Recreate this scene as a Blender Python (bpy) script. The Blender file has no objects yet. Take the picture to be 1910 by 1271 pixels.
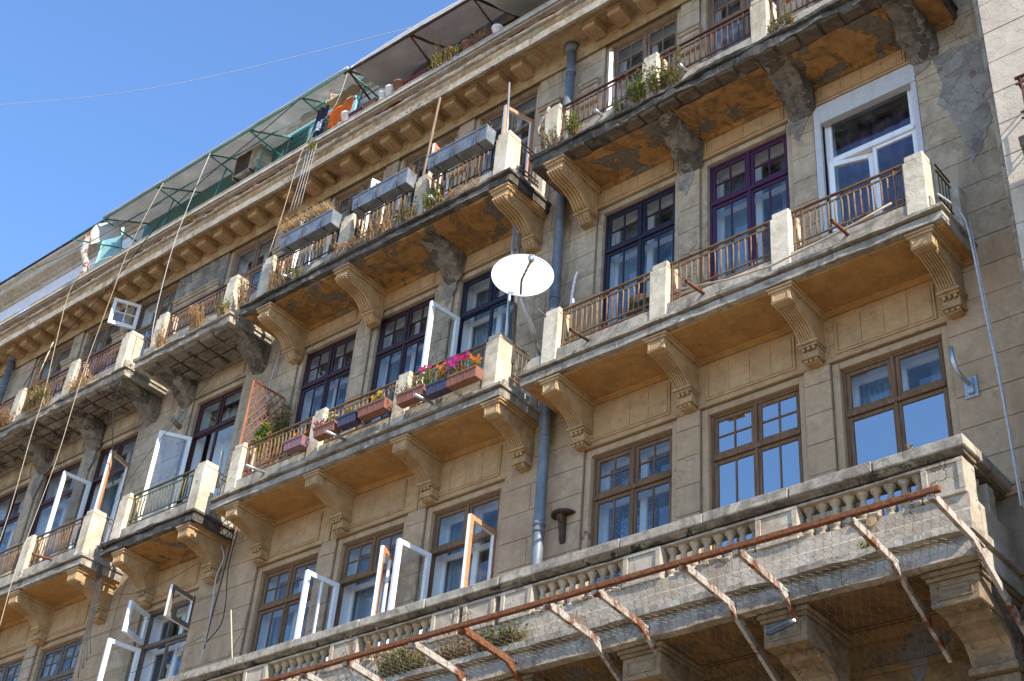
import bpy, math, random
from mathutils import Vector, Matrix, noise
random.seed(7)
S = bpy.context.scene
COL = S.collection
R_ = math.radians

# ---------------------------------------------------------------- camera
cam = bpy.data.cameras.new('camera'); camo = bpy.data.objects.new('camera', cam); COL.objects.link(camo)
cam.sensor_width = 36.0; cam.lens = 50.03; cam.clip_start = 0.1; cam.clip_end = 2000
rt = Vector((0.76727262, 0.63684866, 0.07560757)); upv = Vector((0.32533608, -0.48811337, 0.80987762)); fw = Vector((-0.55267455, 0.59679906, 0.58170588))
M = Matrix((rt, upv, -fw)).transposed().to_4x4(); M.translation = Vector((0, -13, 1.6)); camo.matrix_world = M
S.camera = camo

# ---------------------------------------------------------------- sky, sun, exposure
SUN = Vector((3.85, -1.12, 3.0)).normalized()
SUN_EL = math.asin(SUN.z); SUN_ROT = math.atan2(SUN.x, SUN.y)
w = bpy.data.worlds.new('World'); S.world = w; w.use_nodes = True
nt = w.node_tree; nt.nodes.clear()
sky = nt.nodes.new('ShaderNodeTexSky'); sky.sky_type = 'NISHITA'; sky.sun_disc = False
sky.sun_elevation = SUN_EL; sky.sun_rotation = SUN_ROT; sky.air_density = 1.0; sky.dust_density = 0.0; sky.ozone_density = 7.0
bg = nt.nodes.new('ShaderNodeBackground'); bg.inputs['Strength'].default_value = 0.15
wo = nt.nodes.new('ShaderNodeOutputWorld')
nt.links.new(sky.outputs[0], bg.inputs[0]); nt.links.new(bg.outputs[0], wo.inputs[0])
sl = bpy.data.lights.new('sun', 'SUN'); sl.energy = 4.2; sl.angle = R_(0.53); sl.color = (1.0, 0.91, 0.78)
slo = bpy.data.objects.new('sun', sl); COL.objects.link(slo); slo.rotation_euler = SUN.to_track_quat('Z', 'Y').to_euler(); slo.location = (20, -10, 40)
S.view_settings.view_transform = 'Standard'; S.view_settings.look = 'None'; S.view_settings.gamma = 1.0
S.view_settings.exposure = 1.27; S.view_settings.use_curve_mapping = False
S.render.engine = 'CYCLES'
try:
    S.cycles.max_bounces = 8; S.cycles.transparent_max_bounces = 24; S.cycles.sample_clamp_indirect = 6
except Exception: pass

# ---------------------------------------------------------------- material helpers
class NT:
    def __init__(s, name):
        s.m = bpy.data.materials.new(name); s.m.use_nodes = True; s.t = s.m.node_tree; s.t.nodes.clear()
        s.out = s.n('ShaderNodeOutputMaterial'); s.geo = s.n('ShaderNodeNewGeometry'); s.P = s.geo.outputs['Position']
    def n(s, t, **k):
        x = s.t.nodes.new(t)
        for a, b in k.items(): setattr(x, a, b)
        return x
    def l(s, a, b): s.t.links.new(a, b)
    def mp(s, sc, off=(0, 0, 0)):
        m = s.n('ShaderNodeMapping'); m.inputs['Scale'].default_value = sc if isinstance(sc, (tuple, list)) else (sc, sc, sc); m.inputs['Location'].default_value = off
        s.l(s.P, m.inputs[0]); return m.outputs[0]
    def noise(s, sc, detail=6, rough=0.6, dist=0.0, off=(0, 0, 0)):
        x = s.n('ShaderNodeTexNoise'); x.inputs['Scale'].default_value = 1.0; x.inputs['Detail'].default_value = detail
        x.inputs['Roughness'].default_value = rough; x.inputs['Distortion'].default_value = dist
        s.l(s.mp(sc, off), x.inputs['Vector']); return x.outputs['Fac']
    def ramp(s, f, a, b, c0=(0, 0, 0, 1), c1=(1, 1, 1, 1)):
        r = s.n('ShaderNodeValToRGB'); r.color_ramp.elements[0].position = a; r.color_ramp.elements[1].position = b
        r.color_ramp.elements[0].color = c0; r.color_ramp.elements[1].color = c1; s.l(f, r.inputs[0]); return r.outputs[0]
    def mix(s, f, a, b):
        x = s.n('ShaderNodeMix', data_type='RGBA')
        for i, v in ((0, f), (6, a), (7, b)):
            if isinstance(v, (int, float)): x.inputs[i].default_value = v
            elif isinstance(v, tuple): x.inputs[i].default_value = (v + (1,))[:4]
            else: s.l(v, x.inputs[i])
        return x.outputs[2]
    def math(s, op, a, b=0.0, clamp=False):
        x = s.n('ShaderNodeMath', operation=op); x.use_clamp = clamp
        for i, v in ((0, a), (1, b)):
            if isinstance(v, (int, float)): x.inputs[i].default_value = v
            else: s.l(v, x.inputs[i])
        return x.outputs[0]
    def bump(s, h, st=0.5, dist=0.01, nrm=None):
        b = s.n('ShaderNodeBump'); b.inputs['Strength'].default_value = st; b.inputs['Distance'].default_value = dist; s.l(h, b.inputs['Height'])
        if nrm is not None: s.l(nrm, b.inputs['Normal'])
        return b.outputs[0]
    def bsdf(s, col, rough=0.85, nrm=None, metal=0.0, spec=0.3):
        b = s.n('ShaderNodeBsdfPrincipled')
        for k, v in (('Base Color', col), ('Roughness', rough), ('Metallic', metal), ('Specular IOR Level', spec)):
            if isinstance(v, (int, float)): b.inputs[k].default_value = v
            elif isinstance(v, tuple): b.inputs[k].default_value = (v + (1,))[:4]
            else: s.l(v, b.inputs[k])
        if nrm is not None: s.l(nrm, b.inputs['Normal'])
        s.l(b.outputs[0], s.out.inputs[0]); return b

def weathered(name, c1, c2, stain=(.12, .10, .08), stain_amt=.5, patch=None, thr=.62, pscale=1.3, crack=.3, streak=.5, seed=0, rough=.9, dirt=.4, grime=(.05, .045, .035)):
    """plaster or concrete with mottling, run-off streaks, lost patches, cracks and grit"""
    t = NT(name); o = (seed * 3.7, seed * 1.9, seed * 5.3)
    big = t.noise(.9, 5, .6, .6, o); mid = t.noise(4.5, 7, .65, .4, o); fine = t.noise(38, 5, .7, 0, o)
    c = t.mix(t.ramp(big, .35, .65), c1, c2)
    c = t.mix(t.math('MULTIPLY', t.ramp(mid, .42, .70), .15 + .6 * min(1, stain_amt)), c, tuple(v * .60 for v in c1))
    spk = t.noise(75, 3, .8, 0, o)
    c = t.mix(t.math('MULTIPLY', t.ramp(spk, .52, .74), .45), c, tuple(v * .45 for v in c1))
    c = t.mix(t.math('MULTIPLY', t.ramp(t.noise(55, 3, .8, 0, (o[0] + 3, 0, 0)), .58, .74), .35), c, tuple(min(1, v * 1.45) for v in c2))
    tide = t.noise(1.25, 6, .6, .9, (o[0] + 21, 6, 2))
    band = t.math('MULTIPLY', t.ramp(tide, .50, .535), t.ramp(tide, .535, .60, (1, 1, 1, 1), (.25, .25, .25, 1)))
    c = t.mix(t.math('MULTIPLY', band, stain_amt * .75), c, stain)
    c = t.mix(t.math('MULTIPLY', t.ramp(t.noise(9, 4, .7, .5, (o[0] + 8, 0, 0)), .5, .72), .3), c, tuple(min(1, v * 1.35) for v in c2))
    stk = t.noise((7.0, 7.0, .55), 5, .65, .3, o); stk2 = t.noise((.9, .9, .5), 3, .5, 0, (o[0], 4, 2))
    sm = t.math('MULTIPLY', t.math('MULTIPLY', t.ramp(stk, .48, .68), t.ramp(stk2, .42, .62)), streak)
    c = t.mix(sm, c, stain)
    c = t.mix(t.math('MULTIPLY', t.ramp(t.noise((2.2, 2.2, .22), 6, .7, .5, (o[0] + 6, 1, 1)), .50, .66), streak * .6), c, tuple(v * .8 for v in stain))
    dm = t.math('MULTIPLY', t.ramp(t.noise(2.1, 8, .72, 1.2, (o[0] + 2, 1, 7)), .52, .70), stain_amt)
    c = t.mix(dm, c, stain)
    gm = t.math('MULTIPLY', t.ramp(t.noise(13, 6, .75, .8, (o[0] + 5, 2, 1)), .56, .70), dirt)
    c = t.mix(gm, c, grime)
    h = t.math('ADD', t.math('MULTIPLY', fine, .35), t.math('MULTIPLY', mid, .6))
    if patch:
        pm = t.ramp(t.noise(pscale, 9, .62, .35, (o[0] + 11, 3, 9)), thr, thr + .012)
        rim = t.ramp(t.noise(pscale, 9, .62, .35, (o[0] + 11, 3, 9)), thr - .012, thr)
        pc = t.mix(t.ramp(t.noise(16, 5, .7), .35, .7), patch, tuple(v * .55 for v in patch))
        c = t.mix(t.math('MULTIPLY', t.math('SUBTRACT', rim, pm), .6), c, tuple(min(1, v * 1.5) for v in c2))
        c = t.mix(pm, c, pc)
        h = t.math('ADD', h, t.math('MULTIPLY', pm, -1.6))
    if crack:
        v = t.n('ShaderNodeTexVoronoi', feature='DISTANCE_TO_EDGE'); v.inputs['Scale'].default_value = 1.0
        wv = t.n('ShaderNodeVectorMath', operation='ADD'); nn = t.n('ShaderNodeTexNoise'); nn.inputs['Scale'].default_value = 3.0; nn.inputs['Detail'].default_value = 5
        t.l(t.P, nn.inputs['Vector']); t.l(t.mp(.9, o), wv.inputs[0]); t.l(nn.outputs['Color'], wv.inputs[1]); t.l(wv.outputs[0], v.inputs['Vector'])
        line = t.ramp(v.outputs['Distance'], 0.0, .011, (1, 1, 1, 1), (0, 0, 0, 1))
        cm = t.math('MULTIPLY', t.math('MULTIPLY', line, t.ramp(t.noise(.8, 3, .5, 0, (o[0] + 1, 8, 3)), .5, .6)), crack)
        c = t.mix(cm, c, (.03, .025, .02)); h = t.math('ADD', h, t.math('MULTIPLY', cm, -1.0))
    t.bsdf(c, rough, t.bump(h, .9, .016)); return t.m

def paint(name, c, var=.25, rough=.5, chip=None, chipthr=.66, metal=0., spec=.4, bumpy=.3, sc=14):
    t = NT(name)
    c0 = t.mix(t.ramp(t.noise(sc, 5, .65), .3, .7), tuple(v * (1 - var) for v in c), tuple(min(1, v * (1 + var * .5)) for v in c))
    c0 = t.mix(t.math('MULTIPLY', t.ramp(t.noise((5, 5, 1.2), 4, .6), .5, .75), .35), c0, tuple(v * .55 for v in c))
    h = t.noise(40, 4, .6)
    if chip:
        pm = t.ramp(t.noise(11, 7, .7, .6, (4, 2, 8)), chipthr, chipthr + .03); c0 = t.mix(pm, c0, chip); h = t.math('ADD', h, t.math('MULTIPLY', pm, -.8))
    t.bsdf(c0, rough, t.bump(h, bumpy, .004), metal, spec); return t.m

def wood(name, c, dark=.45, rough=.7):
    t = NT(name)
    g = t.noise((45, 45, 3.0), 6, .65, .3); g2 = t.noise((4, 4, .8), 4, .6, .2)
    c0 = t.mix(t.ramp(g, .35, .68), tuple(v * dark for v in c), c)
    c0 = t.mix(t.math('MULTIPLY', t.ramp(g2, .5, .72), .55), c0, tuple(v * .45 for v in c))
    c0 = t.mix(t.math('MULTIPLY', t.ramp(t.noise((9, 9, 2), 6, .7, 0, (3, 3, 3)), .6, .72), .4), c0, tuple(min(1, v * 1.9 + .03) for v in c))
    t.bsdf(c0, rough, t.bump(g, .5, .004), 0, .25); return t.m

def rust(name, paintc, amt=.5, seed=0):
    t = NT(name); r = t.mix(t.ramp(t.noise(22, 6, .7), .35, .7), (.085, .028, .013), (.24, .095, .035))
    m = t.ramp(t.noise((4.5, 4.5, 3), 9, .66, .6, (seed, 2, 1)), 1 - amt - .05, 1 - amt + .05)
    c = t.mix(m, paintc, r); c = t.mix(t.math('MULTIPLY', t.ramp(t.noise(30, 4, .6), .55, .7), .5), c, (.03, .015, .01))
    t.bsdf(c, .8, t.bump(t.noise(60, 5, .7), .6, .003), 0, .3); return t.m

def glassmat(name, tint=(1, 1, 1), refl=0.0, dirt=.1, rough=0.0):
    t = NT(name)
    tr = t.n('ShaderNodeBsdfTransparent'); tr.inputs[0].default_value = tint + (1,)
    gl = t.n('ShaderNodeBsdfGlossy'); gl.inputs['Roughness'].default_value = rough; gl.inputs[0].default_value = (.86, .86, .84, 1)
    b = t.bump(t.noise(2.2, 2, .5), .12, .01); t.l(b, gl.inputs['Normal'])
    fr = t.n('ShaderNodeFresnel'); fr.inputs['IOR'].default_value = 1.62; t.l(b, fr.inputs['Normal'])
    f = t.math('MAXIMUM', fr.outputs[0], refl) if refl else fr.outputs[0]
    f = t.math('MULTIPLY', f, t.math('SUBTRACT', 1.0, t.geo.outputs['Backfacing']))
    mx = t.n('ShaderNodeMixShader'); t.l(f, mx.inputs[0]); t.l(tr.outputs[0], mx.inputs[1]); t.l(gl.outputs[0], mx.inputs[2])
    df = t.n('ShaderNodeBsdfDiffuse'); df.inputs[0].default_value = (.45, .43, .38, 1)
    m2 = t.n('ShaderNodeMixShader'); t.l(t.math('MULTIPLY', t.ramp(t.noise(5, 6, .7), .45, .8), dirt), m2.inputs[0])
    t.l(mx.outputs[0], m2.inputs[1]); t.l(df.outputs[0], m2.inputs[2]); t.l(m2.outputs[0], t.out.inputs[0]); return t.m

def plain(name, c, rough=.8, metal=0., spec=.3, var=.2, sc=20, trans=0.0):
    t = NT(name); b = t.bsdf(t.mix(t.ramp(t.noise(sc, 4, .6), .3, .7), tuple(v * (1 - var) for v in c), tuple(min(1, v * (1 + var)) for v in c)), rough, t.bump(t.noise(sc * 2, 4, .6), .25, .004), metal, spec)
    return t.m

def leafmat(name, c1, c2):
    t = NT(name); c = t.mix(t.ramp(t.noise(45, 3, .7), .35, .62), c1, c2); c = t.mix(t.math('MULTIPLY', t.ramp(t.noise(28, 3, .7, 0, (5, 5, 5)), .52, .60), .6), c, tuple(v * w_ for v, w_ in zip(c2, (1.5, 1.0, .8)))); c = t.mix(t.math('MULTIPLY', t.ramp(t.noise(60, 2, .7, 0, (9, 5, 5)), .5, .62), .55), c, tuple(v * .35 for v in c1))
    d = t.n('ShaderNodeBsdfDiffuse'); tl = t.n('ShaderNodeBsdfTranslucent'); mx = t.n('ShaderNodeMixShader'); mx.inputs[0].default_value = .35
    t.l(c, d.inputs[0]); t.l(c, tl.inputs[0]); t.l(d.outputs[0], mx.inputs[1]); t.l(tl.outputs[0], mx.inputs[2]); t.l(mx.outputs[0], t.out.inputs[0]); return t.m

def canvasmat(name, c):
    t = NT(name); cc = t.mix(t.ramp(t.noise(2.5, 5, .6, .5), .3, .7), tuple(v * .8 for v in c), c); b = t.bump(t.noise(6, 4, .6, .6), .4, .02)
    d = t.n('ShaderNodeBsdfDiffuse'); tl = t.n('ShaderNodeBsdfTranslucent'); mx = t.n('ShaderNodeMixShader'); mx.inputs[0].default_value = .42
    t.l(cc, d.inputs[0]); t.l(cc, tl.inputs[0]); t.l(b, d.inputs['Normal']); t.l(d.outputs[0], mx.inputs[1]); t.l(tl.outputs[0], mx.inputs[2]); t.l(mx.outputs[0], t.out.inputs[0]); return t.m
MT = {}
MT['stone'] = weathered('warm_plaster_wall', (.42, .285, .165), (.47, .335, .21), (.24, .17, .11), .30, (.24, .22, .20), .70, 1.1, .35, .5, 1)
MT['stone_up'] = weathered('grey_plaster_wall', (.42, .315, .205), (.49, .385, .265), (.15, .115, .08), .45, (.27, .24, .205), .68, 1.2, .5, .6, 2)
MT['stone_bad'] = weathered('damaged_plaster', (.27, .235, .18), (.35, .295, .225), (.09, .075, .055), .75, (.20, .185, .165), .54, 1.6, .8, .8, 5)
MT['core'] = weathered('joint_mortar', (.25, .195, .14), (.29, .225, .16), (.08, .07, .06), .4, None, .6, 1, 0, .3, 3)
MT['panel'] = weathered('ochre_plaster_panel', (.44, .275, .135), (.49, .33, .18), (.22, .14, .08), .35, (.26, .23, .19), .74, 1, .2, .25, 4)
MT['soffit'] = weathered('ochre_soffit_paint', (.38, .20, .065), (.44, .25, .09), (.22, .125, .055), .5, (.46, .33, .18), .66, 1.1, .3, 0, 6)
MT['soffit_old'] = weathered('peeling_ochre_soffit', (.32, .165, .05), (.40, .22, .075), (.09, .06, .035), .95, (.18, .155, .12), .55, 1.7, .6, 0, 7)

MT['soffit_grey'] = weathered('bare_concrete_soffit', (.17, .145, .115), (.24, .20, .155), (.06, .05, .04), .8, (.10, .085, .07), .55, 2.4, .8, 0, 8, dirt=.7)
MT['hollow'] = weathered('hollow_clay_block', (.115, .085, .06), (.16, .12, .085), (.04, .03, .02), .7, None, .6, 1, 0, 0, 31, dirt=.8)
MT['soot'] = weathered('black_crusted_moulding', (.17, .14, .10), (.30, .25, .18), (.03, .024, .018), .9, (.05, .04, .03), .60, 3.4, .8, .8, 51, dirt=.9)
MT['soffit_painted_shade'] = weathered('brown_soffit_painted_shade', (.13, .07, .027), (.19, .11, .045), (.05, .033, .02), .8, (.12, .105, .085), .60, 1.2, .7, 0, 61)  # brown base darkened to paint in shade under the lowest balcony, stains on top
MT['conc'] = weathered('weathered_concrete', (.33, .29, .23), (.43, .385, .31), (.10, .08, .06), .75, (.30, .285, .25), .66, 2.2, .5, .6, 9, dirt=.55)
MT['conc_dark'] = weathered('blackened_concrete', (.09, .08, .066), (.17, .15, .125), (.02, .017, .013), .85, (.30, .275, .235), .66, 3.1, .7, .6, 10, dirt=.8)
MT['pier'] = weathered('limewashed_concrete', (.53, .46, .35), (.62, .55, .43), (.25, .20, .12), .6, (.34, .32, .28), .66, 2.8, .3, .5, 11, dirt=.3)
MT['band'] = weathered('pale_chalky_plaster', (.37, .32, .25), (.46, .40, .315), (.22, .15, .09), .6, (.33, .24, .165), .61, 2.0, .8, .6, 12)
MT['corbel'] = weathered('ochre_carved_plaster', (.42, .265, .125), (.48, .325, .17), (.17, .11, .06), .45, (.25, .23, .20), .72, 2, .2, .3, 13)
MT['balus'] = weathered('stained_baluster_stone', (.42, .335, .23), (.50, .42, .31), (.14, .10, .06), .6, (.42, .38, .31), .6, 5, 0, .6, 41, dirt=.45)
MT['cornice'] = weathered('stained_cornice_plaster', (.37, .27, .155), (.46, .36, .225), (.27, .125, .03), .8, (.36, .35, .32), .68, 2.2, .4, .75, 14, dirt=.3)
MT['cornice_roll'] = weathered('mossy_cornice_edge', (.24, .20, .145), (.33, .275, .195), (.17, .085, .025), .9, (.20, .19, .17), .60, 3, .5, .9, 15, dirt=.6)
MT['wing'] = weathered('pale_pink_plaster', (.49, .41, .315), (.55, .475, .375), (.40, .33, .26), .3, (.38, .36, .33), .74, 1, .3, .3, 16)
MT['attic'] = weathered('attic_plaster', (.47, .42, .34), (.54, .50, .43), (.28, .22, .15), .5, (.62, .62, .66), .62, 1, .2, .4, 17)
MT['lilac'] = weathered('lilac_white_render', (.66, .65, .68), (.72, .71, .74), (.5, .46, .42), .2, (.5, .47, .42), .78, 1, .1, .2, 18)
MT['brick'] = plain('exposed_brick', (.30, .10, .07), .95, 0, .2, .5, 30)
MT['brownwood'] = wood('brown_window_wood', (.235, .135, .07))
MT['greywood'] = wood('weathered_grey_wood', (.20, .165, .135))
MT['palewood'] = wood('sun_bleached_brown_wood', (.27, .18, .125))
MT['navy'] = paint('blue_black_frame_paint', (.016, .014, .032), .3, .45, (.12, .10, .10), .76)
MT['purple'] = paint('purple_frame_paint', (.055, .016, .055), .3, .45, (.16, .10, .12), .76)
MT['aub'] = paint('aubergine_frame_paint', (.035, .014, .022), .3, .45, (.2, .15, .12), .75)
MT['redbrown'] = paint('dark_red_brown_paint', (.05, .014, .012), .3, .5, (.2, .12, .1), .78)
MT['white'] = paint('white_gloss_paint', (.74, .74, .73), .08, .45, (.42, .33, .24), .74)
MT['pvc'] = paint('white_plastic_frame', (.80, .80, .80), .04, .3)
MT['orange'] = paint('faded_orange_varnish', (.46, .21, .095), .25, .55, (.62, .50, .4), .72)
MT['iron'] = rust('rusty_ochre_iron', (.175, .115, .058), .45, 1)
MT['iron_dark'] = rust('dark_iron', (.05, .036, .026), .42, 2)
MT['iron_red'] = rust('red_rusted_iron', (.085, .038, .024), .42, 3)
MT['iron_green'] = rust('old_green_iron', (.12, .115, .06), .35, 4)
MT['beam'] = rust('rusty_canopy_steel', (.42, .36, .29), .72, 5)
MT['arm'] = rust('flaking_white_steel', (.34, .315, .28), .46, 6)
MT['zinc'] = paint('dull_zinc', (.19, .215, .24), .4, .5, (.30, .32, .33), .60, .35, .5, .6, 5)
MT['pipe'] = paint('grey_zinc_downpipe', (.165, .185, .205), .35, .5, (.33, .34, .34), .66, .25, .4, .4, 5)
MT['galv'] = paint('galvanised_steel', (.45, .48, .50), .15, .35, None, 0, .7)
MT['teal'] = paint('teal_metal_paint', (.02, .22, .20), .2, .4, (.12, .14, .12), .74)
MT['tealwall'] = paint('turquoise_boarding', (.26, .46, .46), .15, .6, (.4, .5, .48), .74)
MT['tealdark'] = paint('deep_teal_boarding', (.085, .20, .185), .25, .6)
MT['glass'] = glassmat('window_glass', (.93, .96, .98), .11, .07)
MT['glass_in'] = glassmat('inner_window_glass', (.75, .82, .88), .16, .05)
MT['glass_sky'] = glassmat('reflective_film_glass', (.4, .45, .5), .62, .05)
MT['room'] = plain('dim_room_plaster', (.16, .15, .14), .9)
MT['roomw'] = plain('white_reveal_paint', (.62, .65, .68), .7, 0, .3, .06)
MT['curtain'] = plain('white_net_curtain', (.62, .63, .62), .9, 0, .1, .08)
MT['curtain_p'] = plain('purple_curtain', (.075, .05, .13), .9, 0, .1, .25, 6)
MT['curtain_t'] = plain('teal_grey_curtain', (.22, .34, .34), .9, 0, .1, .15, 6)
def lace():
    t = NT('patterned_lace_curtain'); v = t.n('ShaderNodeTexVoronoi'); v.inputs['Scale'].default_value = 26; t.l(t.P, v.inputs['Vector'])
    t.bsdf(t.mix(t.ramp(v.outputs['Distance'], .30, .36), (.60, .62, .65), (.06, .07, .10)), .9); return t.m
MT['lace'] = lace()
MT['canvas'] = canvasmat('off_white_canvas', (.66, .65, .62))
MT['canvas_d'] = canvasmat('grey_tarpaulin', (.46, .425, .41))
MT['canvas_b'] = paint('brown_plastic_sheet', (.34, .25, .155), .3, .5, None, 0, 0, .4, .5, 6)
MT['orangecloth'] = plain('orange_cloth', (.62, .115, .014), .85, 0, .2, .25, 5)
MT['navycloth'] = plain('navy_cloth', (.02, .025, .05), .85)
MT['terra'] = paint('terracotta', (.23, .095, .062), .25, .75, (.5, .36, .3), .68)
MT['tile'] = weathered('old_clay_tile', (.15, .055, .035), (.22, .09, .055), (.04, .03, .025), .7, None, .6, 1, 0, .2, 20)
MT['mauve'] = paint('mauve_plastic', (.24, .12, .135), .2, .5)
MT['darkplas'] = paint('dark_violet_plastic', (.06, .05, .085), .3, .4)
MT['plasw'] = plain('white_plastic', (.72, .72, .72), .4)
MT['plasr'] = plain('dark_red_plastic', (.16, .035, .035), .4)
MT['soil'] = plain('dry_soil', (.07, .05, .035), .95)
MT['dish'] = paint('white_dish_enamel', (.78, .79, .80), .03, .35)
MT['rope'] = plain('cream_rope', (.42, .36, .27), .9)
MT['cable'] = plain('black_cable', (.02, .02, .022), .5)
MT['cable_w'] = plain('pale_grey_cable', (.42, .44, .46), .5)
MT['bluepl'] = glassmat('blue_bottle_plastic', (.35, .55, .85), .1, .25)
MT['wirem'] = plain('galvanised_wire', (.20, .19, .17), .4, .7)
MT['trel'] = wood('red_cedar_wood', (.36, .13, .06))
MT['green'] = leafmat('green_leaf', (.09, .17, .025), (.20, .27, .06))
MT['green2'] = leafmat('grey_green_leaf', (.13, .165, .055), (.24, .25, .11))
MT['dry'] = leafmat('dry_straw', (.42, .27, .12), (.55, .40, .20))
MT['dry2'] = leafmat('dry_brown_stem', (.17, .10, .05), (.30, .19, .10))
MT['pink'] = leafmat('pink_petal', (.65, .03, .22), (.75, .06, .30))
MT['violet'] = leafmat('violet_petal', (.42, .05, .42), (.5, .12, .5))
MT['orangef'] = leafmat('orange_petal', (.85, .22, .01), (.9, .32, .02))
MT['yellowf'] = leafmat('yellow_petal', (.75, .45, .02), (.8, .55, .05))
MT['redf'] = leafmat('red_petal', (.7, .03, .02), (.8, .06, .03))

# ---------------------------------------------------------------- mesh helpers
def nz(x, y=0., z=0.): return noise.noise(Vector((x, y, z)))
class MB:
    def __init__(s): s.v = []; s.f = []; s.mi = []; s.sm = []
    def face(s, idx, m=0, sm=False): s.f.append(idx); s.mi.append(m); s.sm.append(sm)
    def box(s, x0, x1, y0, y1, z0, z1, m=0):
        if x0 > x1: x0, x1 = x1, x0
        if y0 > y1: y0, y1 = y1, y0
        if z0 > z1: z0, z1 = z1, z0
        b = len(s.v); s.v += [(x, y, z) for x in (x0, x1) for y in (y0, y1) for z in (z0, z1)]
        for q in ((0, 1, 3, 2), (4, 6, 7, 5), (0, 4, 5, 1), (2, 3, 7, 6), (0, 2, 6, 4), (1, 5, 7, 3)): s.face([b + i for i in q], m)
        return s
    def bev(s, x0, x1, y0, y1, z0, z1, c=.006, m=0, jit=0.):
        """box with chamfered edges"""
        b = len(s.v); X = (x0, x1); Y = (y0, y1); Z = (z0, z1); idx = {}
        for i in (0, 1):
            for j in (0, 1):
                for k in (0, 1):
                    sx, sy, sz = (c, -c)[i], (c, -c)[j], (c, -c)[k]; jx = random.uniform(-jit, jit); jz = random.uniform(-jit, jit); jy = random.uniform(-jit, jit)
                    idx[i, j, k] = len(s.v)
                    s.v += [(X[i] + jx, Y[j] + sy + jy, Z[k] + sz + jz), (X[i] + sx + jx, Y[j] + jy, Z[k] + sz + jz), (X[i] + sx + jx, Y[j] + sy + jy, Z[k] + jz)]
        I = idx
        for i in (0, 1):
            q = [I[i, 0, 0], I[i, 0, 1], I[i, 1, 1], I[i, 1, 0]]; s.face(q if i == 0 else q[::-1], m)
        for j in (0, 1):
            q = [I[0, j, 0] + 1, I[1, j, 0] + 1, I[1, j, 1] + 1, I[0, j, 1] + 1]; s.face(q if j == 0 else q[::-1], m)
        for k in (0, 1):
            q = [I[0, 0, k] + 2, I[0, 1, k] + 2, I[1, 1, k] + 2, I[1, 0, k] + 2]; s.face(q if k == 0 else q[::-1], m)
        for i in (0, 1):
            for j in (0, 1): s.face([I[i, j, 0], I[i, j, 0] + 1, I[i, j, 1] + 1, I[i, j, 1]], m)
            for k in (0, 1): s.face([I[i, 0, k], I[i, 0, k] + 2, I[i, 1, k] + 2, I[i, 1, k]], m)
        for j in (0, 1):
            for k in (0, 1): s.face([I[0, j, k] + 1, I[0, j, k] + 2, I[1, j, k] + 2, I[1, j, k] + 1], m)
        for k8 in I.values(): s.face([k8, k8 + 1, k8 + 2], m)
        return s
    def ext(s, prof, x0, x1, m=0, seg=1, jit=0., freq=3., sm=False, cap=True, seed=0., skip=None):
        """closed (y,z) profile swept along x, optionally with an eroded edge"""
        n = len(prof); b = len(s.v)
        for i in range(seg + 1):
            x = x0 + (x1 - x0) * i / seg
            for k, (y, z) in enumerate(prof):
                if jit and not (skip and k in skip):
                    y += jit * (nz(x * freq, k * .7 + seed, 1.3) + .6 * nz(x * freq * 3.1, k + seed, 5.)); z += jit * .8 * (nz(x * freq, k * .7 + seed, 9.1) + .5 * nz(x * freq * 2.7, k + seed, 3.))
                s.v.append((x, y, z))
        for i in range(seg):
            for k in range(n): a = b + i * n + k; c = b + i * n + (k + 1) % n; s.face([a, c, c + n, a + n], m, sm)
        if cap: s.face([b + k for k in range(n)][::-1], m); s.face([b + seg * n + k for k in range(n)], m)
        return s
    def tube(s, pts, r, n=6, m=0, cap=True, taper=None):
        pts = [Vector(p) for p in pts]; b = len(s.v); N = len(pts); ref = None
        for i, p in enumerate(pts):
            d = (pts[min(i + 1, N - 1)] - pts[max(i - 1, 0)]); d = d.normalized() if d.length > 1e-9 else Vector((0, 0, 1))
            if ref is None:
                ref = Vector((0, 0, 1)) if abs(d.z) < .9 else Vector((1, 0, 0))
            a = (ref - d * ref.dot(d)).normalized(); ref = a; c = d.cross(a); rr = r * (1 if taper is None else (1 + (taper - 1) * i / max(1, N - 1)))
            for k in range(n): th = 2 * math.pi * k / n; s.v.append(tuple(p + a * (rr * math.cos(th)) + c * (rr * math.sin(th))))
        for i in range(N - 1):
            for k in range(n): q = b + i * n + k; e = b + i * n + (k + 1) % n; s.face([q, e, e + n, q + n], m, n > 4)
        if cap: s.face([b + k for k in range(n)][::-1], m); s.face([b + (N - 1) * n + k for k in range(n)], m)
        return s
    def pipe(s, p0, p1, r, t=.004, n=14, m=0):
        """open hollow pipe"""
        p0 = Vector(p0); p1 = Vector(p1); d = (p1 - p0).normalized(); ref = Vector((0, 0, 1)) if abs(d.z) < .9 else Vector((1, 0, 0)); a = (ref - d * ref.dot(d)).normalized(); c = d.cross(a); b = len(s.v)
        for (p, rr) in ((p0, r), (p1, r), (p1, r - t), (p0, r - t)):
            for k in range(n): th = 2 * math.pi * k / n; s.v.append(tuple(p + a * rr * math.cos(th) + c * rr * math.sin(th)))
        for g in range(4):
            for k in range(n): s.face([b + g * n + k, b + g * n + (k + 1) % n, b + ((g + 1) % 4) * n + (k + 1) % n, b + ((g + 1) % 4) * n + k], m, True)
        return s
    def lathe(s, cx, cy, prof, n=16, m=0, sm=True):
        b = len(s.v)
        for r, z in prof:
            for k in range(n): th = 2 * math.pi * k / n; s.v.append((cx + r * math.cos(th), cy + r * math.sin(th), z))
        for i in range(len(prof) - 1):
            for k in range(n): a = b + i * n + k; e = b + i * n + (k + 1) % n; s.face([a, e, e + n, a + n], m, sm)
        s.face([b + k for k in range(n)][::-1], m); s.face([b + (len(prof) - 1) * n + k for k in range(n)], m)
        return s
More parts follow.
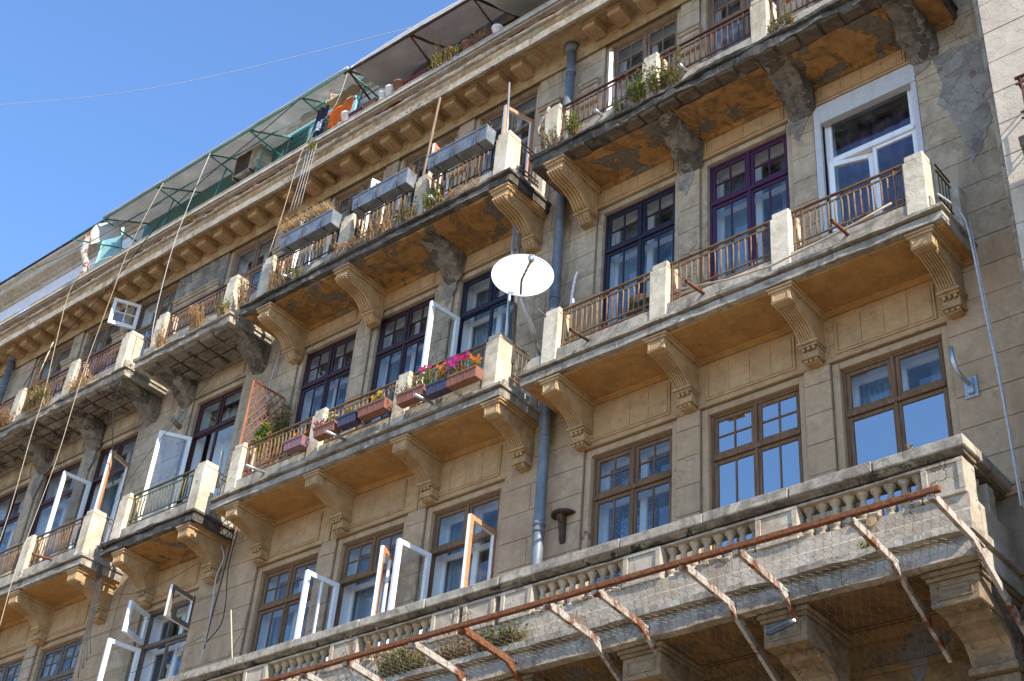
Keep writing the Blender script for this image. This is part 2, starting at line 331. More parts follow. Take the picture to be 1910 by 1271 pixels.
    def ring(s, c, R, r, axis='y', m=0, n=16, k=5):
        pts = []
        for i in range(n + 1):
            th = 2 * math.pi * i / n
            pts.append((c[0] + R * math.cos(th), c[1], c[2] + R * math.sin(th)) if axis == 'y' else (c[0], c[1] + R * math.cos(th), c[2] + R * math.sin(th)))
        return s.tube(pts, r, k, m, False)
    def sheet(s, fn, nu, nv, th=.004, m=0, sm=True):
        b = len(s.v)
        g = [[Vector(fn(i / nu, j / nv)) for j in range(nv + 1)] for i in range(nu + 1)]
        for off in (0, 1):
            for i in range(nu + 1):
                for j in range(nv + 1):
                    du = g[min(i + 1, nu)][j] - g[max(i - 1, 0)][j]; dv = g[i][min(j + 1, nv)] - g[i][max(j - 1, 0)]; n_ = du.cross(dv)
                    n_ = n_.normalized() if n_.length > 1e-9 else Vector((0, 0, 1)); s.v.append(tuple(g[i][j] + n_ * th * off))
        W = nv + 1; T = (nu + 1) * W
        for i in range(nu):
            for j in range(nv):
                a = b + i * W + j; s.face([a, a + 1, a + W + 1, a + W], m, sm); a += T; s.face([a, a + W, a + W + 1, a + 1], m, sm)
        for i in range(nu):
            for j in (0, nv): a = b + i * W + j; s.face([a, a + W, a + W + T, a + T], m)
        for j in range(nv):
            for i in (0, nu): a = b + i * W + j; s.face([a, a + 1, a + 1 + T, a + T], m)
        return s
    def quad(s, a, b_, c, d, m=0):
        b = len(s.v); s.v += [tuple(a), tuple(b_), tuple(c), tuple(d)]; s.face([b, b + 1, b + 2, b + 3], m); return s
    def mesh(s, name, mats):
        me = bpy.data.meshes.new(name); me.from_pydata(s.v, [], s.f)
        for mm in (mats if isinstance(mats, (list, tuple)) else [mats]): me.materials.append(MT[mm] if isinstance(mm, str) else mm)
        me.polygons.foreach_set('material_index', s.mi); me.polygons.foreach_set('use_smooth', s.sm); me.update(); return me

WM = {}
def link(o, parent=None, loc=(0, 0, 0), rotz=0.):
    """loc is given in the world; parents may be turned about z"""
    COL.objects.link(o); Mw = Matrix.Translation(Vector(loc)) @ Matrix.Rotation(rotz, 4, 'Z')
    if parent is not None: o.parent = parent; Ml = WM[parent.name].inverted() @ Mw
    else: Ml = Mw
    o.matrix_basis = Ml; WM[o.name] = Mw; return o
def obj(name, mb, mats, parent=None, loc=(0, 0, 0), label=None, cat=None, group=None, kind=None, rotz=0.):
    me = mb if isinstance(mb, bpy.types.Mesh) else mb.mesh(name, mats)
    o = bpy.data.objects.new(name, me); link(o, parent, loc, rotz)
    tag(o, label, cat, group, kind); return o
def tag(o, label=None, cat=None, group=None, kind=None):
    if label: o['label'] = label
    if cat: o['category'] = cat
    if group: o['group'] = group
    if kind: o['kind'] = kind
    return o
def thing(name, label, cat, loc=(0, 0, 0), group=None, rotz=0.):
    o = bpy.data.objects.new(name, None); o.empty_display_size = .2; link(o, None, loc, rotz); return tag(o, label, cat, group)

# ---------------------------------------------------------------- ground (unseen below the frame, paved in warm pale tones to bounce fill upward)
g = MB(); g.box(-400, 400, -400, 400, -.5, 0); obj('ground', g, plain('ground_earth', (.26, .22, .165), .95), kind='structure')
g = MB(); g.box(-120, 120, -15.5, -6.0, .004, .012); obj('unseen_road', g, plain('warm_bounce_setts', (.19, .15, .105), .9), kind='structure')
g = MB()
g.box(-120, 120, -5.85, .2, .0, .13); g.box(-120, 120, -40, -15.65, .0, .13); obj('unseen_pavement', g, plain('warm_bounce_paving', (.34, .27, .185), .9), kind='structure')
g = MB(); g.bev(-120, 120, -6.0, -5.85, 0, .15, .01); g.bev(-120, 120, -15.65, -15.5, 0, .15, .01); obj('unseen_kerb', g, plain('kerb_stone', (.35, .34, .32), .9), kind='structure')

# ---------------------------------------------------------------- the building
B = thing('apartment_building', 'old ochre and grey stone apartment building with crumbling balconies and brown windows', 'building', (-16, 0, 0))
LV = {1: dict(top=11.80, bot=8.45, head=11.70, tr=11.05), 2: dict(top=16.16, bot=12.72, head=16.06, tr=15.32), 3: dict(top=19.90, bot=16.74, head=19.80, tr=19.05)}
WX = [-5.97, -7.86, -9.75, -12.70, -14.60, -16.46, -19.45, -22.60, -24.47, -26.35]
OW = .765; IW = .665
core = MB()
edges = sorted([(x - OW, x + OW) for x in WX])
XL, XR = -46.0, -3.95
def strips():
    out = []; c = XL
    for a, b in edges: out.append((c, a)); c = b
    out.append((c, XR)); return out
ZS = [(0, 8.45), (8.45, 11.80), (11.80, 12.72), (12.72, 16.16), (16.16, 16.74), (16.74, 19.90), (19.90, 20.6)]
for i, (za, zb) in enumerate(ZS):
    if i % 2 == 0: core.box(XL, XR, .028, .5, za, zb)
    else:
        for a, b in strips(): core.box(a, b, .028, .5, za, zb)
wall = obj('wall', core, 'core', B)
# stepped window surrounds
for L in (1, 2, 3):
    d = LV[L]
    for x in WX:
        s = MB()
        s.bev(x - OW + .002, x - IW, .048, .3, d['bot'], d['top'] - .002, .006); s.bev(x + IW, x + OW - .002, .048, .3, d['bot'], d['top'] - .002, .006)
        s.bev(x - IW + .002, x + IW - .002, .05, .3, d['head'], d['top'] - .002, .006)
        obj('window_surround', s, 'stone' if L == 1 else 'stone_up', B)
# ashlar blocks
blocks = []
def lay(x0, x1, z0, z1, cols=1, y=0., mat='stone', stag=False):
    k0 = math.floor((z0 - 9.46) / .42)
    k = k0
    while True:
        a = max(z0, 9.46 + k * .42); b = min(z1, 9.46 + (k + 1) * .42)
        if a >= z1 - .04: break
        if b - a > .04:
            wd = (x1 - x0) / cols; sh = wd * .28 * (1 if k % 2 else -1) if (stag and cols > 1) else 0
            xs = [x0] + [x0 + wd * i + sh for i in range(1, cols)] + [x1]
            for i in range(cols): blocks.append((xs[i], xs[i + 1], a, b, y, mat))
        k += 1
def matz(z, x=0): return 'stone' if z < 12.2 else 'stone_up'
gaps = [(XR + .0, -5.205), (-8.625, -6.735 - 0), ]
for L in (1, 2, 3):
    d = LV[L]; z0, z1 = (9.35, 11.80) if L == 1 else (d['bot'] + .02, d['top'])
    m = 'stone' if L == 1 else 'stone_up'
    for i in range(len(WX) - 1):
        a, b = WX[i + 1] + OW, WX[i] - OW
        if b - a < .6: lay(a, b, z0, z1, 1, 0, m)
    top = {1: 12.75, 2: 16.77, 3: 19.86}[L]; z0 = 9.35 if L == 1 else z0
    lay(WX[0] + OW, XR - .02, z0, top, 1, 0, m)
    lay(WX[3] + OW, WX[2] - OW, z0, top, 2, 0, m, True)
    lay(WX[6] + OW, WX[5] - OW, z0, top, 2, 0, 'stone' if L == 1 else 'stone_up', True)
    lay(WX[7] + OW, WX[6] - OW, z0, top, 2, 0, 'stone' if L == 1 else ('stone_bad' if L == 3 else 'stone_up'), True)
    lay(-28.9, WX[9] - OW, z0, top, 2, 0, 'stone' if L == 1 else 'stone_bad', True)
blocks.sort(key=lambda q: -q[0] - q[2] * .01)
rest = MB()
for i, (a, b, z0, z1, y, m) in enumerate(blocks):
    yy = y + random.uniform(-.002, .002); tgt = MB() if i < 288 else rest
    tgt.bev(a + .003, b - .003, yy, .03, z0 + .0035, z1 - .0035, .005, 0)
    if i < 288: obj('stone_block', tgt, m, wall)
if rest.v: obj('stone_block', rest, 'stone_up', wall, kind='stuff')
# wall bands above the windows (between block zones): panels with mouldings
for L, (za, zb) in ((1, (11.80, 12.56)), (2, (16.16, 16.58))):
    for i, x in enumerate(WX):
        m = 'panel' if L == 1 else ('stone_up' if x < -17 else 'panel')
        p = MB(); p.bev(x - .98 if i not in (0, 3, 6, 7) else x - .98, x + .98 if i not in () else x + .98, .004, .03, za + .003, zb, .004)
        # keep clear of neighbours
        w2 = .94; p = MB(); p.box(x - w2, x + w2, .006, .03, za + .004, zb)
        obj('wall_band', p, m, B)
        # raised field of four plates inside a moulded frame
        f0, f1, h0, h1 = x - .62, x + .62, za + (.13 if L == 1 else .10), zb - (.16 if L == 1 else .10)
        fr = MB()
        fr.bev(f0 - .045, f1 + .045, -.016, .01, h0 - .045, h0 - .012, .006); fr.bev(f0 - .045, f0 - .012, -.016, .01, h0 - .012, h1, .006); fr.bev(f1 + .012, f1 + .045, -.016, .01, h0 - .012, h1, .006)
        if L == 2: fr.bev(f0 - .045, f1 + .045, -.016, .01, h1 + .01, h1 + .04, .006)
        obj('panel_moulding', fr, m, B)
        for k in range(4):
            q = MB(); a = f0 + (f1 - f0) * k / 4; b = f0 + (f1 - f0) * (k + 1) / 4
            q.bev(a + .002, b - .002, -.006 + random.uniform(-.002, .002), .01, h0, h1, .004); obj('wall_panel', q, m, B)
        # lintel drip mould
        lm = MB(); lm.bev(x - OW - .02, x + OW + .02, -.012, .02, LV[L]['top'] + .0, LV[L]['top'] + .028, .006); obj('lintel_moulding', lm, m, B)
for x in WX:
    p = MB()
    for k in range(5):
        a = x - .80 + k * .32; p.bev(a + .003, a + .317, .002, .03, 19.905, 19.975, .004)
    obj('lintel_moulding', p, 'stone_up', B)
# banded moulded aprons beside the top windows
def apron(x0, x1):
    p = MB(); z = 18.62
    p.bev(x0, x1, -.05, .01, z, z + .36, .01); p.bev(x0 - .01, x1 + .01, -.085, .0, z + .36, z + .42, .012); p.bev(x0 - .02, x1 + .02, -.11, .0, z + .42, z + .47, .012)
    p.bev(x0 + .03, x1 - .03, -.066, -.04, z + .25, z + .29, .008); p.bev(x0 + .03, x1 - .03, -.062, -.04, z + .08, z + .12, .008); p.bev(x0, x1, -.075, .0, z - .05, z, .012)
    obj('moulded_apron', p, 'stone_up', B)
for a, b in ((-11.85, -11.40), (-10.95, -10.60), (-8.60, -8.98 + .0), (-6.72, -7.08), (-5.10, -4.30), (-13.90, -13.48), (-15.80, -15.40), (-18.62, -17.30), (-21.70, -20.30), (-23.80, -23.42), (-25.68, -25.28)):
    apron(min(a, b), max(a, b))

# ---------------------------------------------------------------- windows
def sash_mesh(x0, x1, z0, z1, nx, ny, y=.0, rw=.052, d=.045):
    s = MB(); c = .005
    s.bev(x0, x0 + rw, y, y + d, z0, z1, c); s.bev(x1 - rw, x1, y, y + d, z0, z1, c)
    s.bev(x0 + rw + .001, x1 - rw - .001, y + .002, y + d - .002, z0 + .001, z0 + rw * 1.15, c); s.bev(x0 + rw + .001, x1 - rw - .001, y + .002, y + d - .002, z1 - rw, z1 - .001, c)
    ix0, ix1, iz0, iz1 = x0 + rw, x1 - rw, z0 + rw * 1.15, z1 - rw; mw = .022
    for i in range(1, nx): xc = ix0 + (ix1 - ix0) * i / nx; s.bev(xc - mw / 2, xc + mw / 2, y + .004, y + d - .006, iz0, iz1, .004)
    for j in range(1, ny):
        zc = iz0 + (iz1 - iz0) * j / ny
        for i in range(nx):
            a = ix0 + (ix1 - ix0) * i / nx + (mw / 2 if i else 0); b = ix0 + (ix1 - ix0) * (i + 1) / nx - (mw / 2 if i < nx - 1 else 0); s.bev(a, b, y + .006, y + d - .008, zc - mw / 2, zc + mw / 2, .004)
    panes = []
    for i in range(nx):
        for j in range(ny):
            panes.append((ix0 + (ix1 - ix0) * i / nx + mw / 2 * (i > 0), ix0 + (ix1 - ix0) * (i + 1) / nx - mw / 2 * (i < nx - 1), iz0 + (iz1 - iz0) * j / ny + mw / 2 * (j > 0), iz0 + (iz1 - iz0) * (j + 1) / ny - mw / 2 * (j < ny - 1)))
    return s, panes
npane = [0]
def window(cx, L, fm, up=(2, 2), low=(2, 1), glass='glass', glass_up=None, opened=(), curtain='curtain', label=None, zbot=None, outc=None, inc='white', inner=True, curt_side=0, transom=None, single=False):
    """double-leaf double window; opened = ((which, angle in degrees), ...)"""
    d = LV[L]; zt = d['head']; zb = zbot or (d['bot'] + .15); tr = transom or d['tr']; x0, x1 = cx - IW + .004, cx + IW - .004; Y = .115
    f = MB(); fw_ = .035
    f.bev(x0, x0 + fw_, Y, Y + .09, zb, zt - .003, .005); f.bev(x1 - fw_, x1, Y, Y + .09, zb, zt - .003, .005); f.bev(x0 + fw_, x1 - fw_, Y, Y + .09, zt - .04, zt - .003, .005)
    f.bev(x0 + fw_, x1 - fw_, Y - .018, Y + .085, tr - .035, tr + .03, .007)
    if not single: f.bev(cx - .022, cx + .022, Y - .012, Y + .08, tr + .03, zt - .04, .006)
    low_open = [o for o in opened if o[0] in ('LL', 'LR')]
    if not low_open: f.bev(cx - .02, cx + .02, Y - .01, Y + .02, zb, tr - .035, .006)
    W = obj('window', f, fm, B, label=label)
    rects = {'UL': (x0 + fw_ + .002, cx - .024, tr + .033, zt - .043, up), 'UR': (cx + .024, x1 - fw_ - .002, tr + .033, zt - .043, up),
             'LL': (x0 + fw_ + .002, cx - .004, zb + .01, tr - .038, low), 'LR': (cx + .004, x1 - fw_ - .002, zb + .01, tr - .038, low)}
    if single: rects['UL'] = (x0 + fw_ + .002, x1 - fw_ - .002, tr + .033, zt - .043, (1, 1)); rects.pop('UR')
    op = dict(opened)
    for k, (a, b, z0, z1, (nx, ny)) in rects.items():
        gm = glass_up if (glass_up and k[0] == 'U') else glass
        if k not in op:
            sm, pn = sash_mesh(a, b, z0, z1, nx, ny, Y + .012); obj('sash', sm, fm, W)
            for p in pn:
                q = MB(); q.box(p[0], p[1], Y + .032, Y + .036, p[2], p[3]); obj('pane', q, gm, W); npane[0] += 1
        else:
            wd = b - a; left = k[1] == 'L'
            # leaf modelled about its hinge: outer face -y, inner face +y
            dd = .062 if wd > .3 else .045
            sm, pn = sash_mesh(0 if left else -wd, wd if left else 0, 0, z1 - z0, nx, ny, -dd / 2, .078 if wd > .45 else .055, dd)
            om = outc or fm
            # outer skin and inner skin of different colours
            for fi, fc in enumerate(sm.f):
                ys = [sm.v[i][1] for i in fc]; xs = [sm.v[i][0] for i in fc]
                sm.mi[fi] = 0 if max(ys) < -dd / 2 + .008 else 1
            hx = a if left else b; ang = op[k]; rz = -R_(ang) if left else R_(ang)
            lo = obj('open_sash', sm, [om, inc], W, (hx, Y - .03, z0), rotz=rz)
            for p in pn:
                q = MB(); q.box(p[0], p[1], -.002, .002, p[2], p[3]); obj('pane', q, 'glass', W, (hx, Y - .03, z0), rotz=rz)
            h = MB(); e = .9 * wd * (1 if left else -1); h.tube([(e, .02, (z1 - z0) * .42), (e, .06, (z1 - z0) * .42), (e, .06, (z1 - z0) * .36)], .008, 6)
            obj('handle', h, 'galv', W, (hx, Y - .03, z0), rotz=rz)
    # white reveal between the two windows, inner casement, room
    yi = .40
    rv = MB(); rv.box(x0 - .0, x0 + .012, Y + .095, yi, zb, zt); rv.box(x1 - .012, x1, Y + .095, yi, zb, zt); rv.box(x0, x1, Y + .095, yi, zt - .012, zt)
    obj('reveal', rv, 'roomw', W)
    if inner:
        n_ = MB()
        for a, b in ((x0 + .012, x0 + .07), (x1 - .07, x1 - .012)): n_.bev(a, b, yi - .04, yi + .02, zb, zt - .013, .006)
        n_.bev(x0 + .07, x1 - .07, yi - .04, yi + .02, zt - .08, zt - .013, .006); n_.bev(x0 + .07, x1 - .07, yi - .045, yi + .02, tr - .04, tr + .04, .006); n_.bev(cx - .05, cx + .05, yi - .042, yi + .015, zb, zt - .08, .006)
        for a, b in ((x0 + .07, cx - .05), (cx + .05, x1 - .07)):
            for c0, c1 in ((zb, tr - .04), (tr + .04, zt - .08)): n_.box(a, b, yi - .008, yi - .004, c0, c1, 1)
        obj('inner_window', n_, ['white', 'glass_in'], W)
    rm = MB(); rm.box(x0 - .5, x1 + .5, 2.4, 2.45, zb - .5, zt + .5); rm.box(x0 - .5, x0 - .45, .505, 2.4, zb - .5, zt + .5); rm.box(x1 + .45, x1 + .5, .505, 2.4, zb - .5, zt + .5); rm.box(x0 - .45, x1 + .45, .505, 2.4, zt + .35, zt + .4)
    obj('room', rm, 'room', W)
    if curtain:
        def cf(u, v, s0=0.): return (xa + (xb - xa) * u, .50 + .03 * math.sin(u * 40 + s0) + .012 * nz(u * 9, v * 3), zt - .02 - (zt - zb) * v)
        rngs = [(x0 + .02, cx - .18), (cx + .30, x1 - .02)] if curt_side == 0 else ([(x0 + .02, x1 - .02)] if curt_side == 2 else [(x0 + .02, cx + .1)])
        for xa, xb in rngs:
            c = MB(); c.sheet(cf, 36, 4, .003); obj('curtain', c, curtain, W)
    return W

window(WX[2], 1, 'brownwood', curtain='lace', curt_side=1)
window(WX[1], 1, 'brownwood', glass='glass_sky')
window(WX[0], 1, 'brownwood', up=(1, 1), low=(1, 1), glass='glass_sky', glass_up='glass')
window(WX[5], 1, 'brownwood', curt_side=0)
window(WX[4], 1, 'brownwood', opened=(('LL', 97), ('LR', 112)), outc='orange')
window(WX[3], 1, 'brownwood', up=(1, 1), low=(1, 1), opened=(('LL', 97), ('LR', 94)), outc='orange')
window(WX[6], 1, 'greywood', up=(1, 1), low=(1, 1), opened=(('UR', 100), ('UL', 70), ('LL', 100)), outc='greywood', inc='white', curtain=None)
window(WX[7], 1, 'greywood', low=(2, 2)); window(WX[8], 1, 'greywood', up=(2, 2)); window(WX[9], 1, 'greywood')
window(WX[2], 2, 'navy', curt_side=0)
window(WX[1], 2, 'purple', curtain='curtain', curt_side=0)
window(WX[0], 2, 'pvc', up=(1, 1), low=(1, 1), curtain='curtain_p', curt_side=2, transom=15.12, inner=False, single=True, opened=(('LL', -14),))
window(WX[5], 2, 'aub', curt_side=0)
window(WX[4], 2, 'aub', low=(2, 1))
window(WX[3], 2, 'navy', up=(1, 1), low=(1, 1), opened=(('LL', 96),), outc='white')
window(WX[6], 2, 'redbrown', up=(1, 1), low=(1, 1), opened=(('LL', 122),), outc='redbrown', curtain='curtain', curt_side=2, inner=False)
window(WX[7], 2, 'redbrown', up=(1, 1), low=(1, 1), opened=(('LL', 98), ('LR', 108)), outc='orange', curtain='curtain_t', curt_side=2)
window(WX[8], 2, 'redbrown', up=(1, 1), low=(1, 1)); window(WX[9], 2, 'redbrown', up=(1, 1), low=(1, 1), opened=(('LL', 100),), outc='white')
window(WX[2], 3, 'palewood', opened=(('LL', 57),), outc='white', curt_side=0)
window(WX[1], 3, 'palewood'); window(WX[0], 3, 'palewood')
window(WX[3], 3, 'palewood', up=(1, 1), low=(1, 1), opened=(('LR', 75),), outc='orange')
window(WX[4], 3, 'palewood', opened=(('LL', 112), ('LR', 100)), outc='orange')
window(WX[5], 3, 'palewood', opened=(('LL', 115),), outc='white')
window(WX[6], 3, 'palewood', up=(1, 1), low=(1, 1)); window(WX[7], 3, 'palewood', opened=(('UL', 118),), outc='white')
window(WX[8], 3, 'palewood', up=(2, 2)); window(WX[9], 3, 'palewood', up=(1, 1))

# white painted plaster reveal round the plastic window
r = MB(); x = WX[0]
r.bev(x - OW + .004, x - IW + .0, -.004, .11, 13.0, 16.14, .004); r.bev(x - IW + .002, x + OW - .004, -.004, .11, 15.80, 16.14, .004); r.bev(x + IW + .02, x + OW - .004, -.003, .11, 13.0, 15.79, .004)
obj('plaster_reveal', r, paint('dull_white_reveal', (.50, .50, .50), .12, .6, (.35, .32, .28), .72), B)

# ---------------------------------------------------------------- corbels
CURVE2 = [(-.70, -.44), (-.62, -.455), (-.52, -.475), (-.42, -.505), (-.33, -.55), (-.26, -.61), (-.215, -.675)]
def corbel2():
    s = MB()
    s.bev(-.185, .185, -.865, -.002, -.245, -.212, .006); s.bev(-.165, .165, -.85, -.002, -.285, -.246, .008)
    s.bev(-.135, .135, -.83, -.69, -.445, -.286, .006)
    for a in ((-.11, .11, -.838, -.828, -.315, -.303), (-.11, .11, -.838, -.828, -.425, -.413), (-.11, -.098, -.838, -.828, -.4125, -.3155), (.098, .11, -.838, -.828, -.4125, -.3155)): s.bev(*a, .002)
    prof = [(-.70, -.286)] + CURVE2 + [(-.002, -.675), (-.002, -.286)]
    s.ext([(y, z) for y, z in prof], -.118, .118)
    for k in range(7):
        xc = -.099 + k * .033
        lo = [(y - .012, z - .016) for y, z in CURVE2]; hi = [(y + .01, z + .01) for y, z in CURVE2]
        s.ext(lo + hi[::-1], xc - .0095, xc + .0095)
    for k in range(5): xc = -.096 + k * .048; s.tube([(xc, -.745, -.455), (xc, -.745, -.438)], .016, 8)
    s.bev(-.125, .125, -.80, -.72, -.452, -.446, .002)
    # pendant on the wall
    s.bev(-.145, .145, -.245, -.002, -.715, -.676, .008); s.bev(-.13, .13, -.215, -.002, -.745, -.716, .008); s.bev(-.112, .112, -.165, -.002, -.885, -.746, .01)
    for k in range(3):
        xc = -.07 + k * .07; n = 8
        for a in range(n // 2):
            pass
        s.tube([(xc, -.21, -.775), (xc, -.195, -.775), (xc, -.16, -.775)], .024, 10)
    s.bev(-.125, .125, -.185, -.002, -.905, -.886, .005)
    for k in range(3): xc = -.066 + k * .066; s.bev(xc - .026, xc + .026, -.165, -.06, -.945, -.906, .010)
    s.bev(-.09, .09, -.13, -.002, -.955, -.9065, .008)
    return s
CURVE3 = [(-.90, -.45), (-.80, -.475), (-.68, -.48), (-.56, -.495), (-.45, -.535), (-.36, -.60), (-.29, -.68), (-.22, -.735)]
def corbel3():
    s = MB()
    s.bev(-.20, .20, -.99, -.002, -.245, -.205, .008); s.bev(-.18, .18, -.965, -.002, -.30, -.246, .012)
    s.bev(-.15, .15, -.935, -.80, -.415, -.301, .008)
    prof = [(-.93, -.301), (-.94, -.40)] + CURVE3 + [(-.002, -.735), (-.002, -.301)]
    s.ext(prof, -.138, .138)
    for k in range(5):
        xc = -.108 + k * .054; s.tube([(xc, y - .004, z - .006) for y, z in [(-.945, -.415)] + CURVE3], .024, 8)
    for k in range(6): xc = -.125 + k * .05; s.tube([(xc, -.95, -.40), (xc, -.95, -.43)], .018, 8)
    for sx in (-1, 1):
        X = sx * .139; pts = []
        for i in range(30): th = i * .42; rr = .085 * (1 - i / 34); pts.append((X, -.80 + rr * math.cos(th), -.385 + rr * math.sin(th)))
        s.tube(pts, .011, 5)
        s.tube([(X, y + .05, z + .06) for y, z in CURVE3[2:]], .010, 5); s.tube([(X, -.62, -.335), (X, -.15, -.335)], .008, 5); s.tube([(X, -.15, -.335), (X, -.15, -.62)], .008, 5)
    s.bev(-.16, .16, -.26, -.002, -.775, -.736, .01); s.bev(-.14, .14, -.225, -.002, -.80, -.776, .008)
    s.ext([(-.2, -.801), (-.165, -.86), (-.12, -.905), (-.002, -.905), (-.002, -.801)], -.115, .115)
    for k in range(4): xc = -.085 + k * .057; s.ext([(-.215, -.801), (-.18, -.865), (-.135, -.915), (-.1, -.9), (-.15, -.81)], xc - .017, xc + .017)
    return s
ME2 = corbel2().mesh('corbel', 'corbel'); ME3 = corbel3().mesh('corbel', 'corbel')
def broken_corbel(parent, x, t, seed, mat='soffit_grey', w=.17, deep=.8):
    """lump of bare masonry left where the carved corbel has fallen"""
    s = MB(); n = 15; rings = 13; w = .20
    for i in range(rings + 1):
        u = i / rings; y = -deep * (1 - u) - .005; hgt = .03 + .50 * u ** 1.5; ww = w * (.85 + .22 * u + .12 * nz(u * 3, seed))
        for k in range(n):
            v = k / (n - 1); th = math.pi * v; px = x - ww * math.copysign(abs(math.cos(th)) ** .55, math.cos(th)); pz = t - .20 - hgt * (math.sin(th) ** .28)
            j = .045; q = (px * 7 + seed, y * 7, pz * 7)
            d = [j * (nz(*(c * f + o for c in q)) + .5 * nz(*(c * f * 2.6 + o for c in q))) for f, o in ((1, 0), (1.1, 9), (.9, 17))]
            s.v.append((px + d[0], y + d[1] * (u < .98), pz + d[2] * (0 < k < n - 1)))
    for i in range(rings):
        for k in range(n - 1): a = i * n + k; s.face([a, a + 1, a + 1 + n, a + n])
    s.face(list(range(n))[::-1])
    for k in range(3): xx = x + random.uniform(-.08, .08); s.tube([(xx, -.25, t - .45), (xx + .02, -.3, t - .6), (xx - .01, -.26, t - .85), (xx + .02, -.22, t - .95)], .004, 4, 0)
    return obj('broken_corbel', s, mat, parent)

# ---------------------------------------------------------------- balconies
BARS = [0]
def railing(parent, xa, xb, t, y, mat, ring=True, bmat=None, sag=0., npan=13):
    s = MB(); T = t + .94; T2 = t + .85; Bt = t + .42; Bb = t + .33; r = .011
    s.bev(xa - .03, xb + .03, y - .022, y + .022, T - .012, T + .012, .004)
    for z in (T2, Bt, Bb + .0): s.bev(xa - .03, xb + .03, y - .011, y + .011, z - .011, z + .011, .003)
    vs = [xa + .035, xa + .155, xb - .155, xb - .035]
    for vx in vs: s.bev(vx - .012, vx + .012, y - .012, y + .012, Bb - .10, T - .012, .003)
    xm = (xa + xb) / 2
    if ring:
        for cx in (xa + .095, xb - .095, xm):
            for cz in ((T + T2) / 2, (Bt + Bb) / 2): s.ring((cx, y, cz), .036, .008)
        for cx0, cx1 in ((xa + .17, xm - .06), (xm + .06, xb - .17)):
            for cz in ((T + T2) / 2, (Bt + Bb) / 2):
                s.tube([(cx0, y, cz - .028), (cx1 - .03, y, cz - .028), (cx1 - .03, y, cz + .005), (cx1, y, cz + .005)], .006, 4)
                s.tube([(cx0 + .03, y, cz + .026), (cx1, y, cz + .026)], .005, 4)
        for a, b in ((xa + .05, xa + .14), (xb - .14, xb - .05)):
            s.tube([(a + .015, y, Bt + .03), (a + .015, y, T2 - .03), (b - .015, y, T2 - .03), (b - .015, y, Bt + .03), (a + .015, y, Bt + .03)], .006, 4)
    obj('railing', s, mat, parent)
    n = max(2, round((xb - xa - .40) / .092)); bme = None
    for i in range(n):
        bx = xa + .20 + (xb - xa - .40) * (i + .5) / n
        b = MB(); j = random.uniform(-.008, .008); j2 = random.uniform(-.012, .012)
        b.tube([(0, 0, 0), (j * .5, j2, (T2 - Bt) * .35), (j, j2 * .6, (T2 - Bt) * .7), (j * .3, 0, T2 - Bt - .02)], .0125, 6)
        obj('railing_bar', b, bmat or mat, parent, (bx, y, Bt + .01)); BARS[0] += 1
def layer(s, x0, x1, yf, z0, z1, m=0, jit=0., seg=1, freq=3., seed=0.):
    s.ext([(0., z0), (yf, z0), (yf, z1), (0., z1)], x0, x1, m, seg, jit, freq, False, True, seed, skip=(0, 3))
